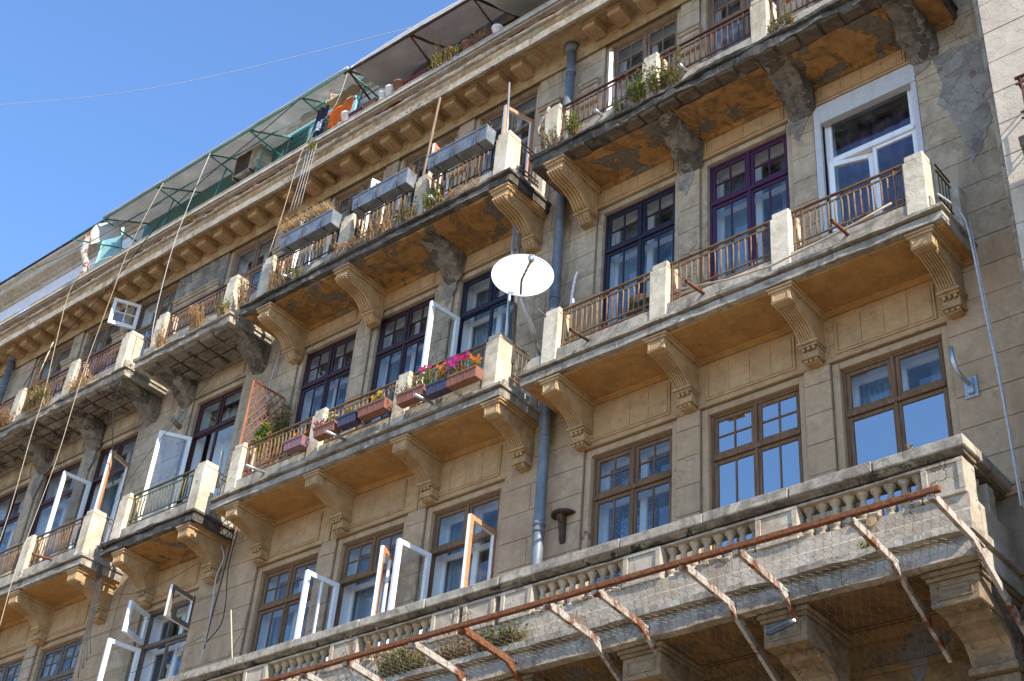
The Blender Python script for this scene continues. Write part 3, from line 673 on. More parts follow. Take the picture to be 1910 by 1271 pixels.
def balcony(x0, x1, t, yf, piers, corbs, mat_slab, mat_soff, style=2, rmat='iron', decay=0., rings=True, pw=.27, cornersides=(1, 0), rails=True, broken=(), label=None, bmat=None, soff=True, nspout=(), sfront=.14):
    s = MB(); seg = max(4, int((x1 - x0) / .06))
    layer(s, x0, x1, yf, t - .045, t, 0, .012 + decay * .5, seg, 2.6, x0)
    layer(s, x0 + .03, x1 - .03, yf + .08, t - .085, t - .0455, 0, .004 + decay * .4, seg, 3, x0 + 3)
    layer(s, x0 + .03, x1 - .03, yf + .04, t - .195, t - .0855, 0, .006 + decay, seg, 2.2, x0 + 6)
    Bc = obj('balcony', s, mat_slab, B, label=label)
    yp = yf + .07
    # low plinth under the railings
    p = MB(); seg2 = max(2, int((x1 - x0) / .12)); p.ext([(yp + .10, t), (yp, t), (yp + .006, t + .23), (yp + .10, t + .235)], x0 + .16, x1 - .16, 0, seg2, .006 + decay * .12, 3, False, True, 2.2, skip=(0,))
    for sd, xx in ((0, x0 + .10), (1, x1 - .24)):
        p.box(xx, xx + .14, yp + .12, -.0, t + .001, t + .18)
    obj('plinth', p, 'conc' if decay < .02 else 'conc', Bc)
    pcs = []
    for px in piers:
        q = MB(); w_ = pw / 2; H = .97
        q.bev(px - w_, px + w_, yp - .012, yp + .30, t + .002, t + H - .10, .012, 0, .004 + decay * .15); q.bev(px - w_ + .022, px + w_ - .002, yp + .004, yp + .285, t + H - .10, t + H, .012, 0, .003 + decay * .1)
        obj('pier', q, 'pier', Bc); pcs.append(px)
    pcs.sort()
    if rails:
        for a, b in zip(pcs[:-1], pcs[1:]): railing(Bc, a + pw / 2, b - pw / 2, t, yp + .09, rmat, rings, bmat)
    # side railing and small post at the wall on the visible right end
    xr = x1 - .17
    sr = MB()
    for z in (.94, .85, .42, .33): sr.bev(xr - .011, xr + .011, yp + .29, -.16, t + z - .01, t + z + .01, .003)
    yy = yp + .36
    while yy < -.2: sr.tube([(xr, yy, t + .35), (xr, yy, t + .86)], .009, 5); yy += .09
    obj('side_railing', sr, rmat, Bc)
    q = MB(); q.bev(xr - .11, xr + .10, -.17, -.003, t + .002, t + .86, .014, 0, .006); obj('wall_post', q, 'pier', Bc)
    # soffit
    so = MB(); zs = t - .197
    cx_ = sorted(corbs)
    if soff:
        segs = max(6, int((x1 - x0) / .08))
        so.ext([(-.02, zs - .022), (yf + sfront, zs - .022), (yf + sfront, zs + .0), (-.02, zs)], x0 + .06, x1 - .06, 0, segs, .0 + (.05 if style == 3 else .008) , 1.6, False, True, x0, skip=(0, 3, 2))
        obj('soffit', so, mat_soff, Bc)
        mo = MB()
        for prof in ([(-.0, zs - .02), (-.075, zs - .014), (-.06, zs - .04), (-.035, zs - .055), (-.03, zs - .075), (0, zs - .08)],):
            mo.ext(prof, x0 + .08, x1 - .08)
        mo.bev(x0 + .08, x1 - .08, -.115, -.10, zs - .024, zs - .010, .004)
        obj('soffit_moulding', mo, mat_soff, Bc)
    ME = ME2 if style == 2 else ME3
    for cxx in corbs:
        if cxx in broken: broken_corbel(Bc, cxx, t, cxx)
        else: obj('corbel', ME, None, Bc, (cxx, 0, t + (0 if style == 2 else 0)))
        for sd in (-1, 1):
            m_ = MB(); m_.bev(cxx + sd * .21 - .012, cxx + sd * .21 + .012, yf + .16, -.1, zs - .026, zs - .011, .004); obj('soffit_rib', m_, mat_soff, Bc)
    for (sx, sy, sz, ln, mm, dx) in nspout:
        d_ = MB(); d_.pipe((sx, yp + .05, sz + .03), (sx + dx, yp - ln, sz - .035), .024, .004); obj('drain_spout', d_, mm, Bc)
    return Bc
T2, T3 = 12.74, 16.75
sp2 = lambda *xs: [(x, 0, T2 + .12, .40, mm, dx) for x, mm, dx in xs]
bR2 = balcony(-11.03, -4.71, T2, -.92, (-10.54, -8.71, -6.86, -5.03), (-10.50, -8.75, -6.90, -5.05), 'conc', 'soffit', 2, 'iron', .006, nspout=sp2((-9.85, 'iron_dark', .0), (-8.0, 'beam', 0), (-5.94, 'beam', 0)))
bM2 = balcony(-17.61, -11.34, T2, -.92, (-11.62, -13.43, -15.28, -17.22), (-11.55, -13.33, -15.20, -17.08), 'conc', 'soffit', 2, 'iron', .003, nspout=sp2((-16.38, 'galv', 0), (-14.54, 'galv', 0), (-12.7, 'galv', 0)))
bN2 = balcony(-20.60, -18.0, T2 - .04, -.92, (-18.18, -20.27), (-18.28, -20.05), 'conc_dark', 'soffit_old', 2, 'iron_green', .03, False)
bL2 = balcony(-27.6, -21.08, T2 - .04, -.92, (-21.33, -23.25, -25.2, -27.1), (-21.05 - .32, -23.2, -25.0, -27.0), 'conc', 'soffit', 2, 'iron', .006, False, nspout=sp2((-22.2, 'beam', 0)))
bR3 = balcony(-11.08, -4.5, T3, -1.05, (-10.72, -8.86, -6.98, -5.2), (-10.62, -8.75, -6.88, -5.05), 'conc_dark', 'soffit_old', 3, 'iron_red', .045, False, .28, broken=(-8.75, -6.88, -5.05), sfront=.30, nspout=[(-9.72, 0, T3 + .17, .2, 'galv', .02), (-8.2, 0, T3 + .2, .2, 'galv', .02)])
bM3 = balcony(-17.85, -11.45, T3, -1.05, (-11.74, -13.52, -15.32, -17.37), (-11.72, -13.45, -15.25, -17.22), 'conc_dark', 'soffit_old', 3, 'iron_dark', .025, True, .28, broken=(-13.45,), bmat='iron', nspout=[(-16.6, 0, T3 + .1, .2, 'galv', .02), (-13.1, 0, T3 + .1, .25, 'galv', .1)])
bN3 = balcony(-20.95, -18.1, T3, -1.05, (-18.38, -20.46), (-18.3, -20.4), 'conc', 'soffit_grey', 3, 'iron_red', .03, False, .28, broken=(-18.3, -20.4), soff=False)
bL3 = balcony(-28.3, -21.2, T3, -1.05, (-21.55, -23.35, -25.28, -27.2), (-21.5, -23.3, -25.1), 'conc', 'soffit_grey', 3, 'iron_red', .04, False, .28, broken=(-21.5, -23.3, -25.1), soff=False)

# crumbled undersides with hollow blocks and rusted reinforcement
def crumbled(parent, x0, x1, t, ya, yb, nx, ny, seed, mat='soffit_grey', rods=True):
    random.seed(seed)
    wx = (x1 - x0) / nx; wy = (yb - ya) / ny
    for i in range(nx):
        for j in range(ny):
            if random.random() < .06: continue
            q = MB(); a = x0 + wx * i; c = ya + wy * j; g_ = .018
            q.bev(a + g_, a + wx - g_, c + g_ * .7, c + wy - g_ * .7, t - .235 - random.uniform(0, .035), t - .17, .018, 0, .016); obj('slab_block', q, mat, parent)
    if rods:
        for j in range(1, ny):
            q = MB(); y = ya + wy * j; pts = [(x0 + (x1 - x0) * k / 14, y + .012 * nz(k, j, seed), t - .235 + .018 * nz(k * .8, j + 4, seed)) for k in range(15)]; q.tube(pts, .007, 5); obj('reinforcing_rod', q, 'iron_dark', parent)
        for i in range(1, nx):
            if i % 2: continue
            q = MB(); x = x0 + wx * i; q.tube([(x + .01 * nz(k, i), ya + (yb - ya) * k / 6, t - .235 + .012 * nz(k, i + 3)) for k in range(7)], .006, 5); obj('reinforcing_rod', q, 'iron_dark', parent)
crumbled(bN3, -20.75, -18.25, T3, -.95, -.12, 6, 3, 3)
crumbled(bL3, -27.9, -21.35, T3, -.95, -.12, 16, 4, 4)
crumbled(bR3, -10.35, -4.75, T3 + .028, -1.01, -.77, 17, 1, 5, 'hollow', False)
random.seed(21)
# fallen-out hole with bare brick on the right pilaster, bare plaster scar
def scar(parent, pts, y, mat, name='plaster_scar'):
    """irregular lens of render or bare masonry standing a little proud, with its own edge"""
    s = MB(); n = len(pts); s.v += [(x, y, z) for x, z in pts] + [(x, .02, z) for x, z in pts]
    s.face(list(range(n)));
    for i in range(n): s.face([i, n + i, n + (i + 1) % n, (i + 1) % n])
    return obj(name, s, mat, parent)
def jag(pts, amp=.03, sub=6, seed=0):
    out = []
    for i in range(len(pts)):
        a = pts[i]; b = pts[(i + 1) % len(pts)]
        for k in range(sub): u = k / sub; x = a[0] + (b[0] - a[0]) * u; z = a[1] + (b[1] - a[1]) * u; out.append((x + amp * nz(x * 9, z * 9, seed), z + amp * nz(z * 9, x * 9, seed + 5)))
    return out
SC = weathered('rough_grey_render', (.27, .24, .20), (.36, .32, .265), (.12, .10, .08), .8, (.30, .17, .13), .64, 3.2, .4, .2, 30, dirt=.7)
scar(B, jag([(-4.95, 16.05), (-4.15, 16.0), (-4.12, 15.3), (-4.35, 15.0), (-4.28, 14.6), (-4.5, 14.15), (-4.62, 14.0), (-4.72, 14.6), (-4.82, 15.0), (-4.95, 15.2), (-4.85, 15.5)], .04, 5, 3), -.008, SC)
scar(B, jag([(-5.2, 16.5), (-4.98, 16.5), (-4.96, 15.95), (-5.2, 15.85)], .03, 5, 9), -.012, MT['stone_bad'])
for k, (xx, zz) in enumerate(((-7.02, 16.1), (-8.9, 16.05), (-13.6, 16.0), (-20.5, 16.0), (-23.45, 15.9), (-25.3, 15.9))):
    scar(B, jag([(xx - .12, zz + .45), (xx + .22, zz + .45), (xx + .2, zz - .1), (xx + .05, zz - .45), (xx - .1, zz - .2)], .05, 6, k), -.012, SC)

# ---------------------------------------------------------------- big lower balcony with balusters
TB = 9.52
s = MB(); x0, x1 = -18.55, -4.73; seg = 230
layer(s, x0, x1, -1.19, 8.42, 8.495, 0, .024, seg, 2.2, 1.); layer(s, x0 + .02, x1 - .05, -1.075, 8.355, 8.419, 0, .012, seg, 2.5, 4.); layer(s, x0 + .02, x1 - .03, -1.11, 8.18, 8.354, 0, .012, seg, 2.5, 7.)
BB = obj('balcony', s, 'conc', B, label='long stone balcony with balusters above the rusty canopy frame')
s = MB(); s.ext([(-.8, 8.501), (-1.06, 8.501), (-1.06, 8.70), (-1.04, 8.72), (-1.04, 8.885), (-.8, 8.885)], x0 + .05, x1 - .05, 0, 120, .008, 3, False, True, 3., skip=(0, 5))
s.box(x1 - .33, x1 - .05, -.79, -.0, 8.501, 8.885); obj('plinth_band', s, 'band', BB)
# coping stones
xs = [-4.73, -5.75, -6.75, -7.85, -9.0, -10.85, -12.1, -13.3, -14.6, -15.8, -17.2, -18.55]
for a, b in zip(xs[1:], xs[:-1]):
    q = MB(); dz = .012 if b <= -10.8 else 0; g_ = .004
    q.bev(a + g_, b - g_, -1.12, -.74, 9.39 - dz, 9.52 - dz, .012, 0, .004); obj('coping_stone', q, 'conc', BB)
q = MB(); q.bev(-5.11, -4.73, -.738, -.0, 9.385, 9.515, .012); obj('coping_stone', q, 'conc', BB)
q = MB(); q.ext([(-.78, 9.39), (-1.095, 9.388), (-1.09, 9.37), (-1.055, 9.345), (-1.04, 9.335), (-.78, 9.335)], x0 + .03, -4.77, 0, 200, .012, 3, False, True, 11., skip=(0, 5)); q.box(-5.08, -4.80, -.78, 0, 9.33, 9.386)
obj('coping_moulding', q, 'soot', BB)
q = MB(); q.box(x0 + .05, -4.82, -.98, -.8, 9.30, 9.334); obj('open_joint', q, 'core', BB)
q = MB(); q.ext([(-.80, 9.275), (-1.05, 9.275), (-1.05, 9.302), (-.80, 9.302)], x0 + .05, -4.80, 0, 220, .011, 4, False, True, 17., skip=(0, 3)); obj('top_rail', q, 'balus', BB)
def baluster():
    p = [(.062, 0), (.062, .045), (.045, .05), (.04, .065), (.058, .085), (.064, .12), (.055, .16), (.038, .20), (.034, .235), (.042, .24), (.042, .252), (.033, .258), (.032, .31), (.04, .315), (.04, .325), (.05, .34), (.064, .355), (.068, .375), (.068, .405)]
    return MB().lathe(0, 0, p, 14)
MEB = baluster().mesh('baluster', 'balus')
def ped(x0, x1):
    q = MB(); q.bev(x0, x1, -1.055, -.80, 8.886, 9.298, .01, 0, .003)
    for a in ((x0, x1, -1.072, -1.054, 8.89, 8.935), (x0, x1, -1.072, -1.054, 9.25, 9.295), (x0, x0 + .07, -1.072, -1.054, 8.936, 9.249), (x1 - .07, x1, -1.072, -1.054, 8.936, 9.249)): q.bev(*a, .006)
    obj('pedestal', q, 'band', BB)
peds = [(-5.25, -4.79), (-7.20, -6.68), (-8.98, -8.45), (-10.84, -10.34), (-11.46, -10.93), (-12.0, -11.53), (-13.86, -13.33), (-15.62, -15.12), (-17.5, -17.0), (-18.5, -18.1)]
for a, b in peds: ped(a, b)
for (a, _), (_, d) in zip(peds[:-1], peds[1:]):
    wd = a - d
    if wd > .5:
        n = max(3, round(wd / .155))
        for i in range(n):
            bx = d + wd * (i + .5) / n; o = obj('baluster', MEB, None, BB, (bx, -.94 + random.uniform(-.006, .006), 8.888)); o.rotation_euler.z = random.uniform(0, 3)
            if random.random() < .7:
                q = MB(); q.bev(bx - .07, bx + .07, -1.065, -.96, 8.886, 8.93 + random.uniform(-.01, .03), .02, 0, .014); obj('broken_base', q, 'band', BB)
# right-hand return
ped_r = MB(); ped_r.bev(-5.04, -4.82, -.45, -.28, 8.886, 9.298, .01); obj('pedestal', ped_r, 'band', BB)
for yy in (-.68, -.55, -.16): obj('baluster', MEB, None, BB, (-4.93, yy, 8.888))
# soffit, corbels
q = MB(); q.ext([(0, 8.165), (-.98, 8.165), (-.98, 8.178), (0, 8.178)], x0 + .05, x1 - .08, 0, 100, .006, 2, skip=(0, 3)); obj('soffit', q, 'soffit_painted_shade', BB)
q = MB(); q.ext([(0, 8.16), (-.14, 8.155), (-.12, 8.12), (-.07, 8.09), (-.06, 8.05), (0, 8.04)], x0 + .05, x1 - .1); q.bev(x0 + .05, x1 - .1, -.20, -.18, 8.14, 8.16, .005); q.bev(x0, x1 - .1, -.03, .03, 7.70, 7.78, .01); obj('soffit_moulding', q, 'soffit_painted_shade', BB)
q = MB(); q.box(x0, XR - .1, -.002, .03, 0, 8.04); obj('lower_wall', q, 'soffit_painted_shade', B)
def corbel1():
    s = MB(); w_ = .255
    s.bev(-w_ - .05, w_ + .05, -1.0, -.002, 8.115, 8.163, .01); s.bev(-w_ - .025, w_ + .025, -.975, -.002, 8.07, 8.114, .01)
    s.bev(-w_, w_, -.95, -.42, 7.80, 8.07, .012)
    for a in ((-.19, .19, -.966, -.948, 8.0, 8.018), (-.19, .19, -.966, -.948, 7.86, 7.878), (-.19, -.172, -.966, -.948, 7.879, 7.999), (.172, .19, -.966, -.948, 7.879, 7.999)): s.bev(*a, .004)
    for k in range(3): s.tube([(-.13 + k * .13, -.80, 7.802), (-.13 + k * .13, -.80, 7.785)], .04, 12)
    s.ext([(-.72, 7.80), (-.62, 7.74), (-.48, 7.72), (-.34, 7.66), (-.24, 7.55), (-.2, 7.45), (0, 7.45), (0, 8.06), (-.72, 8.06)], -w_ + .03, w_ - .03)
    s.tube([(-.15, -.60, 7.735), (-.15, -.30, 7.61), (.15, -.30, 7.61), (.15, -.60, 7.735)], .008, 4)
    s.bev(-w_, w_, -.25, -.002, 7.37, 7.45, .012); s.bev(-w_ + .03, w_ - .03, -.16, -.002, 6.6, 7.369, .012); s.bev(-w_, w_, -.22, -.002, 7.18, 7.22, .01)
    return s.mesh('corbel', 'corbel_painted_shade')
MT['corbel_painted_shade'] = weathered('lower_corbel_painted_shade', (.22, .155, .09), (.30, .23, .15), (.07, .05, .035), .75, (.18, .16, .13), .62, 2, .3, .4, 71, dirt=.6)  # shade below the lowest balcony put into a darker base, under the stains
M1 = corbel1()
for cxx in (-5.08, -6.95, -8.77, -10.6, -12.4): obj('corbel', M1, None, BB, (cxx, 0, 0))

# ---------------------------------------------------------------- main cornice, modillions, tiles, parapet
CX0, CX1 = -46., -4.2
s = MB(); seg = 420
s.ext([(.05, 19.97), (-.02, 19.86), (-.03, 19.80), (-.05, 19.80), (-.055, 19.86), (-.085, 19.89), (-.09, 19.93), (-.11, 19.955), (-.115, 20.10), (-.60, 20.10), (-.60, 20.02), (-.65, 20.02), (-.65, 20.185), (-.66, 20.187), (-.66, 20.215), (-.67, 20.225), (-.67, 20.25), (-.68, 20.265), (-.68, 20.30), (.05, 20.31)], CX0, CX1, 0, 60, .0)
CO = obj('cornice', s, 'cornice', B)
s = MB(); s.ext([(-.60, 20.012), (-.658, 20.012), (-.658, 20.18), (-.60, 20.18)], CX0, CX1, 0, 420, .006, 3, False, True, 2.); obj('cornice_fascia', s, 'band', CO)
s = MB(); s.ext([(.0, 20.311), (-.68, 20.302), (-.70, 20.33), (-.71, 20.37), (-.705, 20.41), (-.69, 20.44), (-.65, 20.455), (0, 20.46)], CX0, CX1, 0, 900, .022, 2.6, True, True, 3.3, skip=(0, 1, 7)); obj('cornice_edge', s, 'cornice_roll', CO)
mod = MB()
mod.bev(-.13, .13, -.455, -.112, 19.925, 20.055, .005); mod.bev(-.15, .15, -.475, -.112, 20.056, 20.098, .006)
for a in ((-.095, .095, -.425, -.413, 19.915, 19.927), (-.095, .095, -.165, -.153, 19.915, 19.927), (-.095, -.083, -.4125, -.1655, 19.915, 19.927), (.083, .095, -.4125, -.1655, 19.915, 19.927), (-.05, .05, -.36, -.352, 19.917, 19.927), (-.05, .05, -.235, -.227, 19.917, 19.927), (-.05, -.042, -.351, -.236, 19.917, 19.927), (.042, .05, -.351, -.236, 19.917, 19.927)): mod.bev(*a, .002)
MEM = mod.mesh('modillion', 'panel')
x = -12.13; mx = []
k = 0
while x - .533 * k > -29.2: mx.append(x - .533 * k); k += 1
mx += [-10.55, -10.02, -9.49, -8.96, -8.43, -7.9, -7.37, -6.84]
for x in mx:
    if abs(x + 27.95) < .3 or abs(x + 16.93) < .2: continue
    obj('modillion', MEM, None, CO, (x, 0, 0))
q = MB(); q.bev(-17.06, -16.95, -.42, -.112, 19.95, 20.09, .02, 0, .02); obj('broken_modillion', q, 'cornice', CO)
# dark gap with clay tiles
q = MB(); q.box(CX0, CX1, -.56, .3, 20.461, 20.72); obj('eaves_board', q, 'core', CO)
random.seed(5); x = -10.6; nt_ = 0
while x > -28.5:
    ln = .30 + random.uniform(-.03, .05)
    if random.random() < .84:
        q = MB(); n = 7; z = 20.50 + random.uniform(-.01, .01); y = -.60 + random.uniform(-.02, .01); tl = random.uniform(-.015, .015)
        pr = [(.065 * math.cos(math.pi * i / n), .058 * math.sin(math.pi * i / n)) for i in range(n + 1)]; pi_ = [(a * .78, b * .75) for a, b in pr]
        pf = pr + pi_[::-1]; b = len(q.v)
        for (xx, zz) in ((-ln / 2, -tl), (ln / 2, tl)):
            for a, c in pf: q.v.append((xx, a, c + zz))
        N = len(pf)
        for i in range(N): q.face([i, (i + 1) % N, N + (i + 1) % N, N + i], 0, True)
        q.face(list(range(N))[::-1]); q.face([N + i for i in range(N)])
        obj('roof_tile', q, 'tile', CO, (x, y, z)); nt_ += 1
    x -= ln + .02
s = MB(); s.bev(CX0, CX1, -.64, -.40, 20.72, 20.765, .008, 0); s.bev(CX0, CX1, -.655, -.36, 20.766, 20.87, .012); s.bev(CX0, CX1, -.665, -.36, 20.871, 20.90, .008)
obj('parapet', s, 'attic', B)
s = MB(); s.bev(CX0, CX1, -.672, -.65, 20.745, 20.775, .004); obj('gutter_flashing', s, 'band', B)
s = MB(); s.box(CX0, CX1, -.36, 5.4, 20.5, 20.69); obj('terrace_floor', s, 'conc_dark', B)
# attic storey set back
s = MB(); s.box(-46, -25.0, .35, 5.3, 20.69, 22.85); A = obj('attic_wall', s, 'lilac', B)
s = MB(); s.box(-24.99, -5.0, .35, 5.3, 20.69, 22.85); obj('attic_wall', s, 'attic', B)
s = MB(); s.ext([(.35, 22.85), (.31, 22.85), (.30, 22.92), (.27, 22.93), (.27, 22.98), (.22, 23.0), (.22, 23.04), (.05, 23.06), (.02, 23.12), (.02, 23.2), (-.06, 23.24), (-.08, 23.30), (5.3, 23.34), (5.3, 22.85)], -46, -5.0, 0, 40, 0); AC_ = obj('attic_cornice', s, 'attic', B)
s = MB(); x = -40.0
while x < -14:
    s.box(x, x + .045, .235, .27, 22.93, 22.975); x += .09
obj('dentil', s, 'attic', AC_, kind='stuff')
s = MB(); s.box(-46, -5, -.1, 5.4, 23.341, 23.375); obj('roof_edge', s, 'iron_dark', B)
for a, b in ((-27.6, -25.7), (-30.5, -28.3)):
    s = MB()
    for k, z in enumerate((21.55, 21.75, 21.95, 22.15)): s.bev(a, b, .30 + .01 * k, .36, z, z + .08, .01)
    obj('moulded_band', s, 'attic', B)
# turquoise boarding and louvres under the awning
s = MB(); s.box(-24.2, -19.3, .14, .18, 20.7, 22.60); obj('boarding', s, 'tealdark', B)
s = MB(); s.box(-19.28, -17.2, .15, .19, 20.7, 22.75); s.bev(-19.28, -17.2, .11, .15, 22.66, 22.73, .01); obj('boarding', s, 'tealwall', B)
for x in (-18.85, -17.95):
    for k in range(6):
        z = 22.12 + k * .09; q = MB(); q.ext([(.09, z), (.14, z + .05), (.145, z + .06), (.10, z + .01)], x - .36, x + .30); obj('louvre_slat', q, 'tealwall' if k % 2 else 'tealdark', B)

# ---------------------------------------------------------------- neighbouring projecting wing (right edge)
Wg = thing('neighbouring_building', 'pale sunlit neighbouring building projecting forward at the right edge', 'building', (0, -.9, 0))
s = MB(); s.box(-3.90, 8, -.91, 2, 0, 26); gw = obj('wall', s, 'core', Wg)
z = .3; k = 0
for zz in [8 + .5 * i for i in range(32)]:
    for a, b in ((-3.925, -2.9), (-2.9, -1.6)):
        q = MB(); q.bev(a + (.0 if a < -3.9 else .003), b - .003, -.94 + random.uniform(-.002, .002), -.905, zz + .004, zz + .496, .005); obj('stone_block', q, 'wing', gw)
s = MB(); seg = 30
s.ext([(-.94, 12.46), (-1.36, 12.46), (-1.38, 12.56), (-1.42, 12.60), (-1.45, 12.70), (-.94, 12.70)], -3.58, 1., 0, 60, .02, 3, skip=(0, 5)); s.ext([(-.94, 12.2), (-1.2, 12.3), (-1.3, 12.46), (-.94, 12.46)], -3.5, 1, 0, 40, .02, 3, skip=(0, 3))
wb = obj('balcony', s, 'conc_dark', Wg)
railing(wb, -3.5, -2.0, 12.70, -1.36, 'iron_red', True)
sr = MB()
for z_ in (.94, .85, .42, .33): sr.bev(-3.51, -3.49, -1.34, -.95, 12.7 + z_ - .01, 12.7 + z_ + .01, .003)
for yy in (-1.25, -1.15, -1.05): sr.tube([(-3.5, yy, 13.05), (-3.5, yy, 13.55)], .009, 5)
obj('side_railing', sr, 'iron_red', wb)

# ---------------------------------------------------------------- drainpipes
def downpipe(name, label, pts, r, mat, joints=(), group=None, funnel=None):
    t_ = thing(name, label, 'drainpipe', pts[-1], group)
    s = MB(); s.tube(pts, r, 18); obj('pipe', s, mat, t_)
    for j in joints:
        q = MB(); q.lathe(j[0], j[1], [(r + .002, j[2] - .03), (r + .012, j[2] - .028), (r + .012, j[2] + .028), (r + .002, j[2] + .03)], 18); obj('joint_collar', q, mat, t_)
    if funnel:
        q = MB(); q.lathe(funnel[0], funnel[1], [(r, funnel[2] - .14), (r + .05, funnel[2] - .06), (r + .07, funnel[2])], 18); obj('funnel', q, mat, t_)
    return t_
downpipe('drainpipe', 'tall grey zinc drainpipe down the wall behind the satellite dish', [(-11.14, -.14, 20.05), (-11.13, -.14, 17), (-11.12, -.14, 14), (-11.10, -.14, 10.55), (-11.10, -.14, 8.55)], .078, 'pipe', ((-11.13, -.14, 19.45), (-11.12, -.14, 17.2), (-11.12, -.14, 14.6), (-11.11, -.14, 12.1), (-11.10, -.14, 10.75), (-11.10, -.14, 10.65)), 'drainpipes', (-11.14, -.14, 20.08))
downpipe('drainpipe', 'dark drainpipe under the cornice at the left edge', [(-27.95, -.14, 20.05), (-27.95, -.16, 18.4), (-28.0, -.2, 17.9), (-28.0, -.2, 13)], .085, 'pipe', ((-27.95, -.15, 19.2), (-28, -.2, 17.4)), 'drainpipes', (-27.95, -.14, 20.08))
downpipe('drainpipe', 'slim grey downpipe in the corner against the pale neighbouring building', [(-4.02, -.62, 24), (-4.02, -.62, 16), (-4.0, -.62, 8.5)], .062, 'conc', ((-4.02, -.62, 16.2), (-4.01, -.62, 14.3), (-4.0, -.62, 12.4), (-4, -.62, 10.6)), 'drainpipes')
ap = thing('roof_drainpipe', 'rusty elbowed metal drainpipe on the attic wall near the roof edge', 'drainpipe', (-24.9, .1, 20.9))
s = MB(); s.tube([(-25.75, -.2, 20.92), (-25.78, -.18, 21.5), (-25.95, -.08, 22.0), (-26.35, -.06, 22.6), (-26.42, -.06, 23.1), (-26.36, -.0, 23.28), (-26.1, .12, 23.32)], .085, 16); obj('pipe', s, 'arm', ap)
q = MB(); q.lathe(-26.38, -.06, [(.087, 22.68), (.1, 22.69), (.1, 22.73), (.087, 22.74)], 16); obj('joint_collar', q, 'galv', ap)

# ---------------------------------------------------------------- awnings on the roof terrace
Aw = thing('awning', 'long off-white canvas awning on a teal metal frame, torn at its right end', 'awning', (-20, -.9, 20.9))
def bar(p, q_, r=.017, mat='teal', parent=Aw, name='frame_bar'):
    s = MB(); s.tube([p, q_], r, 8); return obj(name, s, mat, parent)
XN = [-25.3, -24.1, -22.2, -20.42, -19.14, -17.54, -16.23]
YE, ZE, YR, ZR = -.95, 21.95, .20, 22.62
for i, x in enumerate(XN[1:], 1):
    bar((x, YE, ZE), (x, .22, ZE - .02)); bar((x, YE, ZE), (x, YR, ZR)); bar((x, -.45, ZE - .0), (x, -.58, 20.9)) if i in (2, 3, 4, 5, 6) else None
bar((-25.3, YE, ZE - .02), (-16.2, YE, ZE)); bar((-24.3, -.40, ZE + .30), (-16.2, -.40, ZE + .33)); bar((-24.3, .26, ZE - .05), (-16.2, .26, ZE + .0)); bar((-25.3, YE, ZE - .02), (-24.3, -.2, ZE - .25)); bar((-25.3, YE, ZE - .02), (-24.6, .2, ZE + .1))
def canvas(xa, xb, v0, v1, nu, nv, sag, seed, mat, front=.10, tear=None):
    def fn(u, v):
        vv = v0 + (v1 - v0) * v
        if tear: vv = v0 + (tear(u) - v0) * v
        x = xa + (xb - xa) * u; y = YE + (YR - YE) * vv; z = ZE + (ZR - ZE) * vv
        z += .035 + sag * (-math.sin(math.pi * u) * math.sin(math.pi * min(1, vv)) ) + .025 * nz(x * 2.2, vv * 3, seed) + .012 * nz(x * 7, vv * 9, seed)
        return (x, y, z)
    s = MB(); s.sheet(fn, nu, nv, .005); obj('canvas', s, mat, Aw)
for a, b, sd in ((-24.1, -22.2, 1), (-22.2, -20.42, 2), (-20.42, -19.14, 3)): canvas(a, b, -.03, 1.0, 18, 12, .06, sd, 'canvas')
canvas(-19.14, -17.54, -.03, 1, 24, 14, .10, 5, 'canvas', tear=lambda u: .72 - .35 * u + .06 * math.sin(u * 17))
canvas(-17.54, -16.25, -.03, 1, 20, 14, .10, 6, 'canvas', tear=lambda u: .36 + .12 * math.sin(u * 11))
# rolled front hem
s = MB(); s.tube([(-24.1 + (7.9) * i / 60, YE - .02, ZE + .035 + .03 * nz(i * .31, 3)) for i in range(61)], .03, 8); obj('hem', s, 'canvas', Aw)
# hanging left flap
def flap(u, v): return (-24.35 + .35 * u + .1 * v * nz(u * 3, v * 2), YE + .5 * u - .08 * math.sin(v * 3), ZE - .02 - .62 * v * (1 - .25 * u) + .3 * u)
s = MB(); s.sheet(flap, 10, 10, .006); obj('hanging_flap', s, 'canvas', Aw)
def scrap(u, v): return (-17.2 + .75 * u * (1 - .5 * v), -.55 + .2 * u + .06 * math.sin(v * 5 + u * 6), 22.20 - .55 * v * (1 - abs(u - .5)) + .03 * nz(u * 8, v * 8))
s = MB(); s.sheet(scrap, 14, 12, .004); obj('torn_sheet', s, 'canvas_b', Aw)
# white post by the flap
q = MB(); q.sheet(lambda u, v: (-25.06 + .62 * u + .3 * v * u, -.34 + .1 * u, 22.54 - 1.35 * v - .16 * u), 6, 6, .02); obj('side_board', q, 'tealwall', Aw)

Ad = thing('awning', 'sagging grey tarpaulin awning with dark struts above the terrace flower pots', 'awning', (-14.5, -.9, 20.9))
def tarp(u, v):
    x = -16.12 + 6.0 * u; y = YE + (.35 - YE) * v; z = 21.98 + .72 * v - .15 * u * (1 - v) + .09 * math.sin(u * 5.2) * (1 - v * .5) - .20 * math.sin(math.pi * v) * (.6 + .4 * math.sin(u * 9)) + .02 * nz(x * 3, v * 4)
    if u < .12: z -= .35 * (1 - u / .12) * v
    return (x, y, z)
s = MB(); s.sheet(tarp, 70, 16, .006); obj('tarpaulin', s, 'canvas_d', Ad)
s = MB(); s.sheet(lambda u, v: (-16.12 + 6 * u, YE - .012 + .01 * nz(u * 30, v), 21.99 - .15 * u + .09 * math.sin(u * 5.2) - .12 * v + .012 * nz(u * 40, 2)), 60, 3, .006); obj('valance', s, 'canvas', Ad)
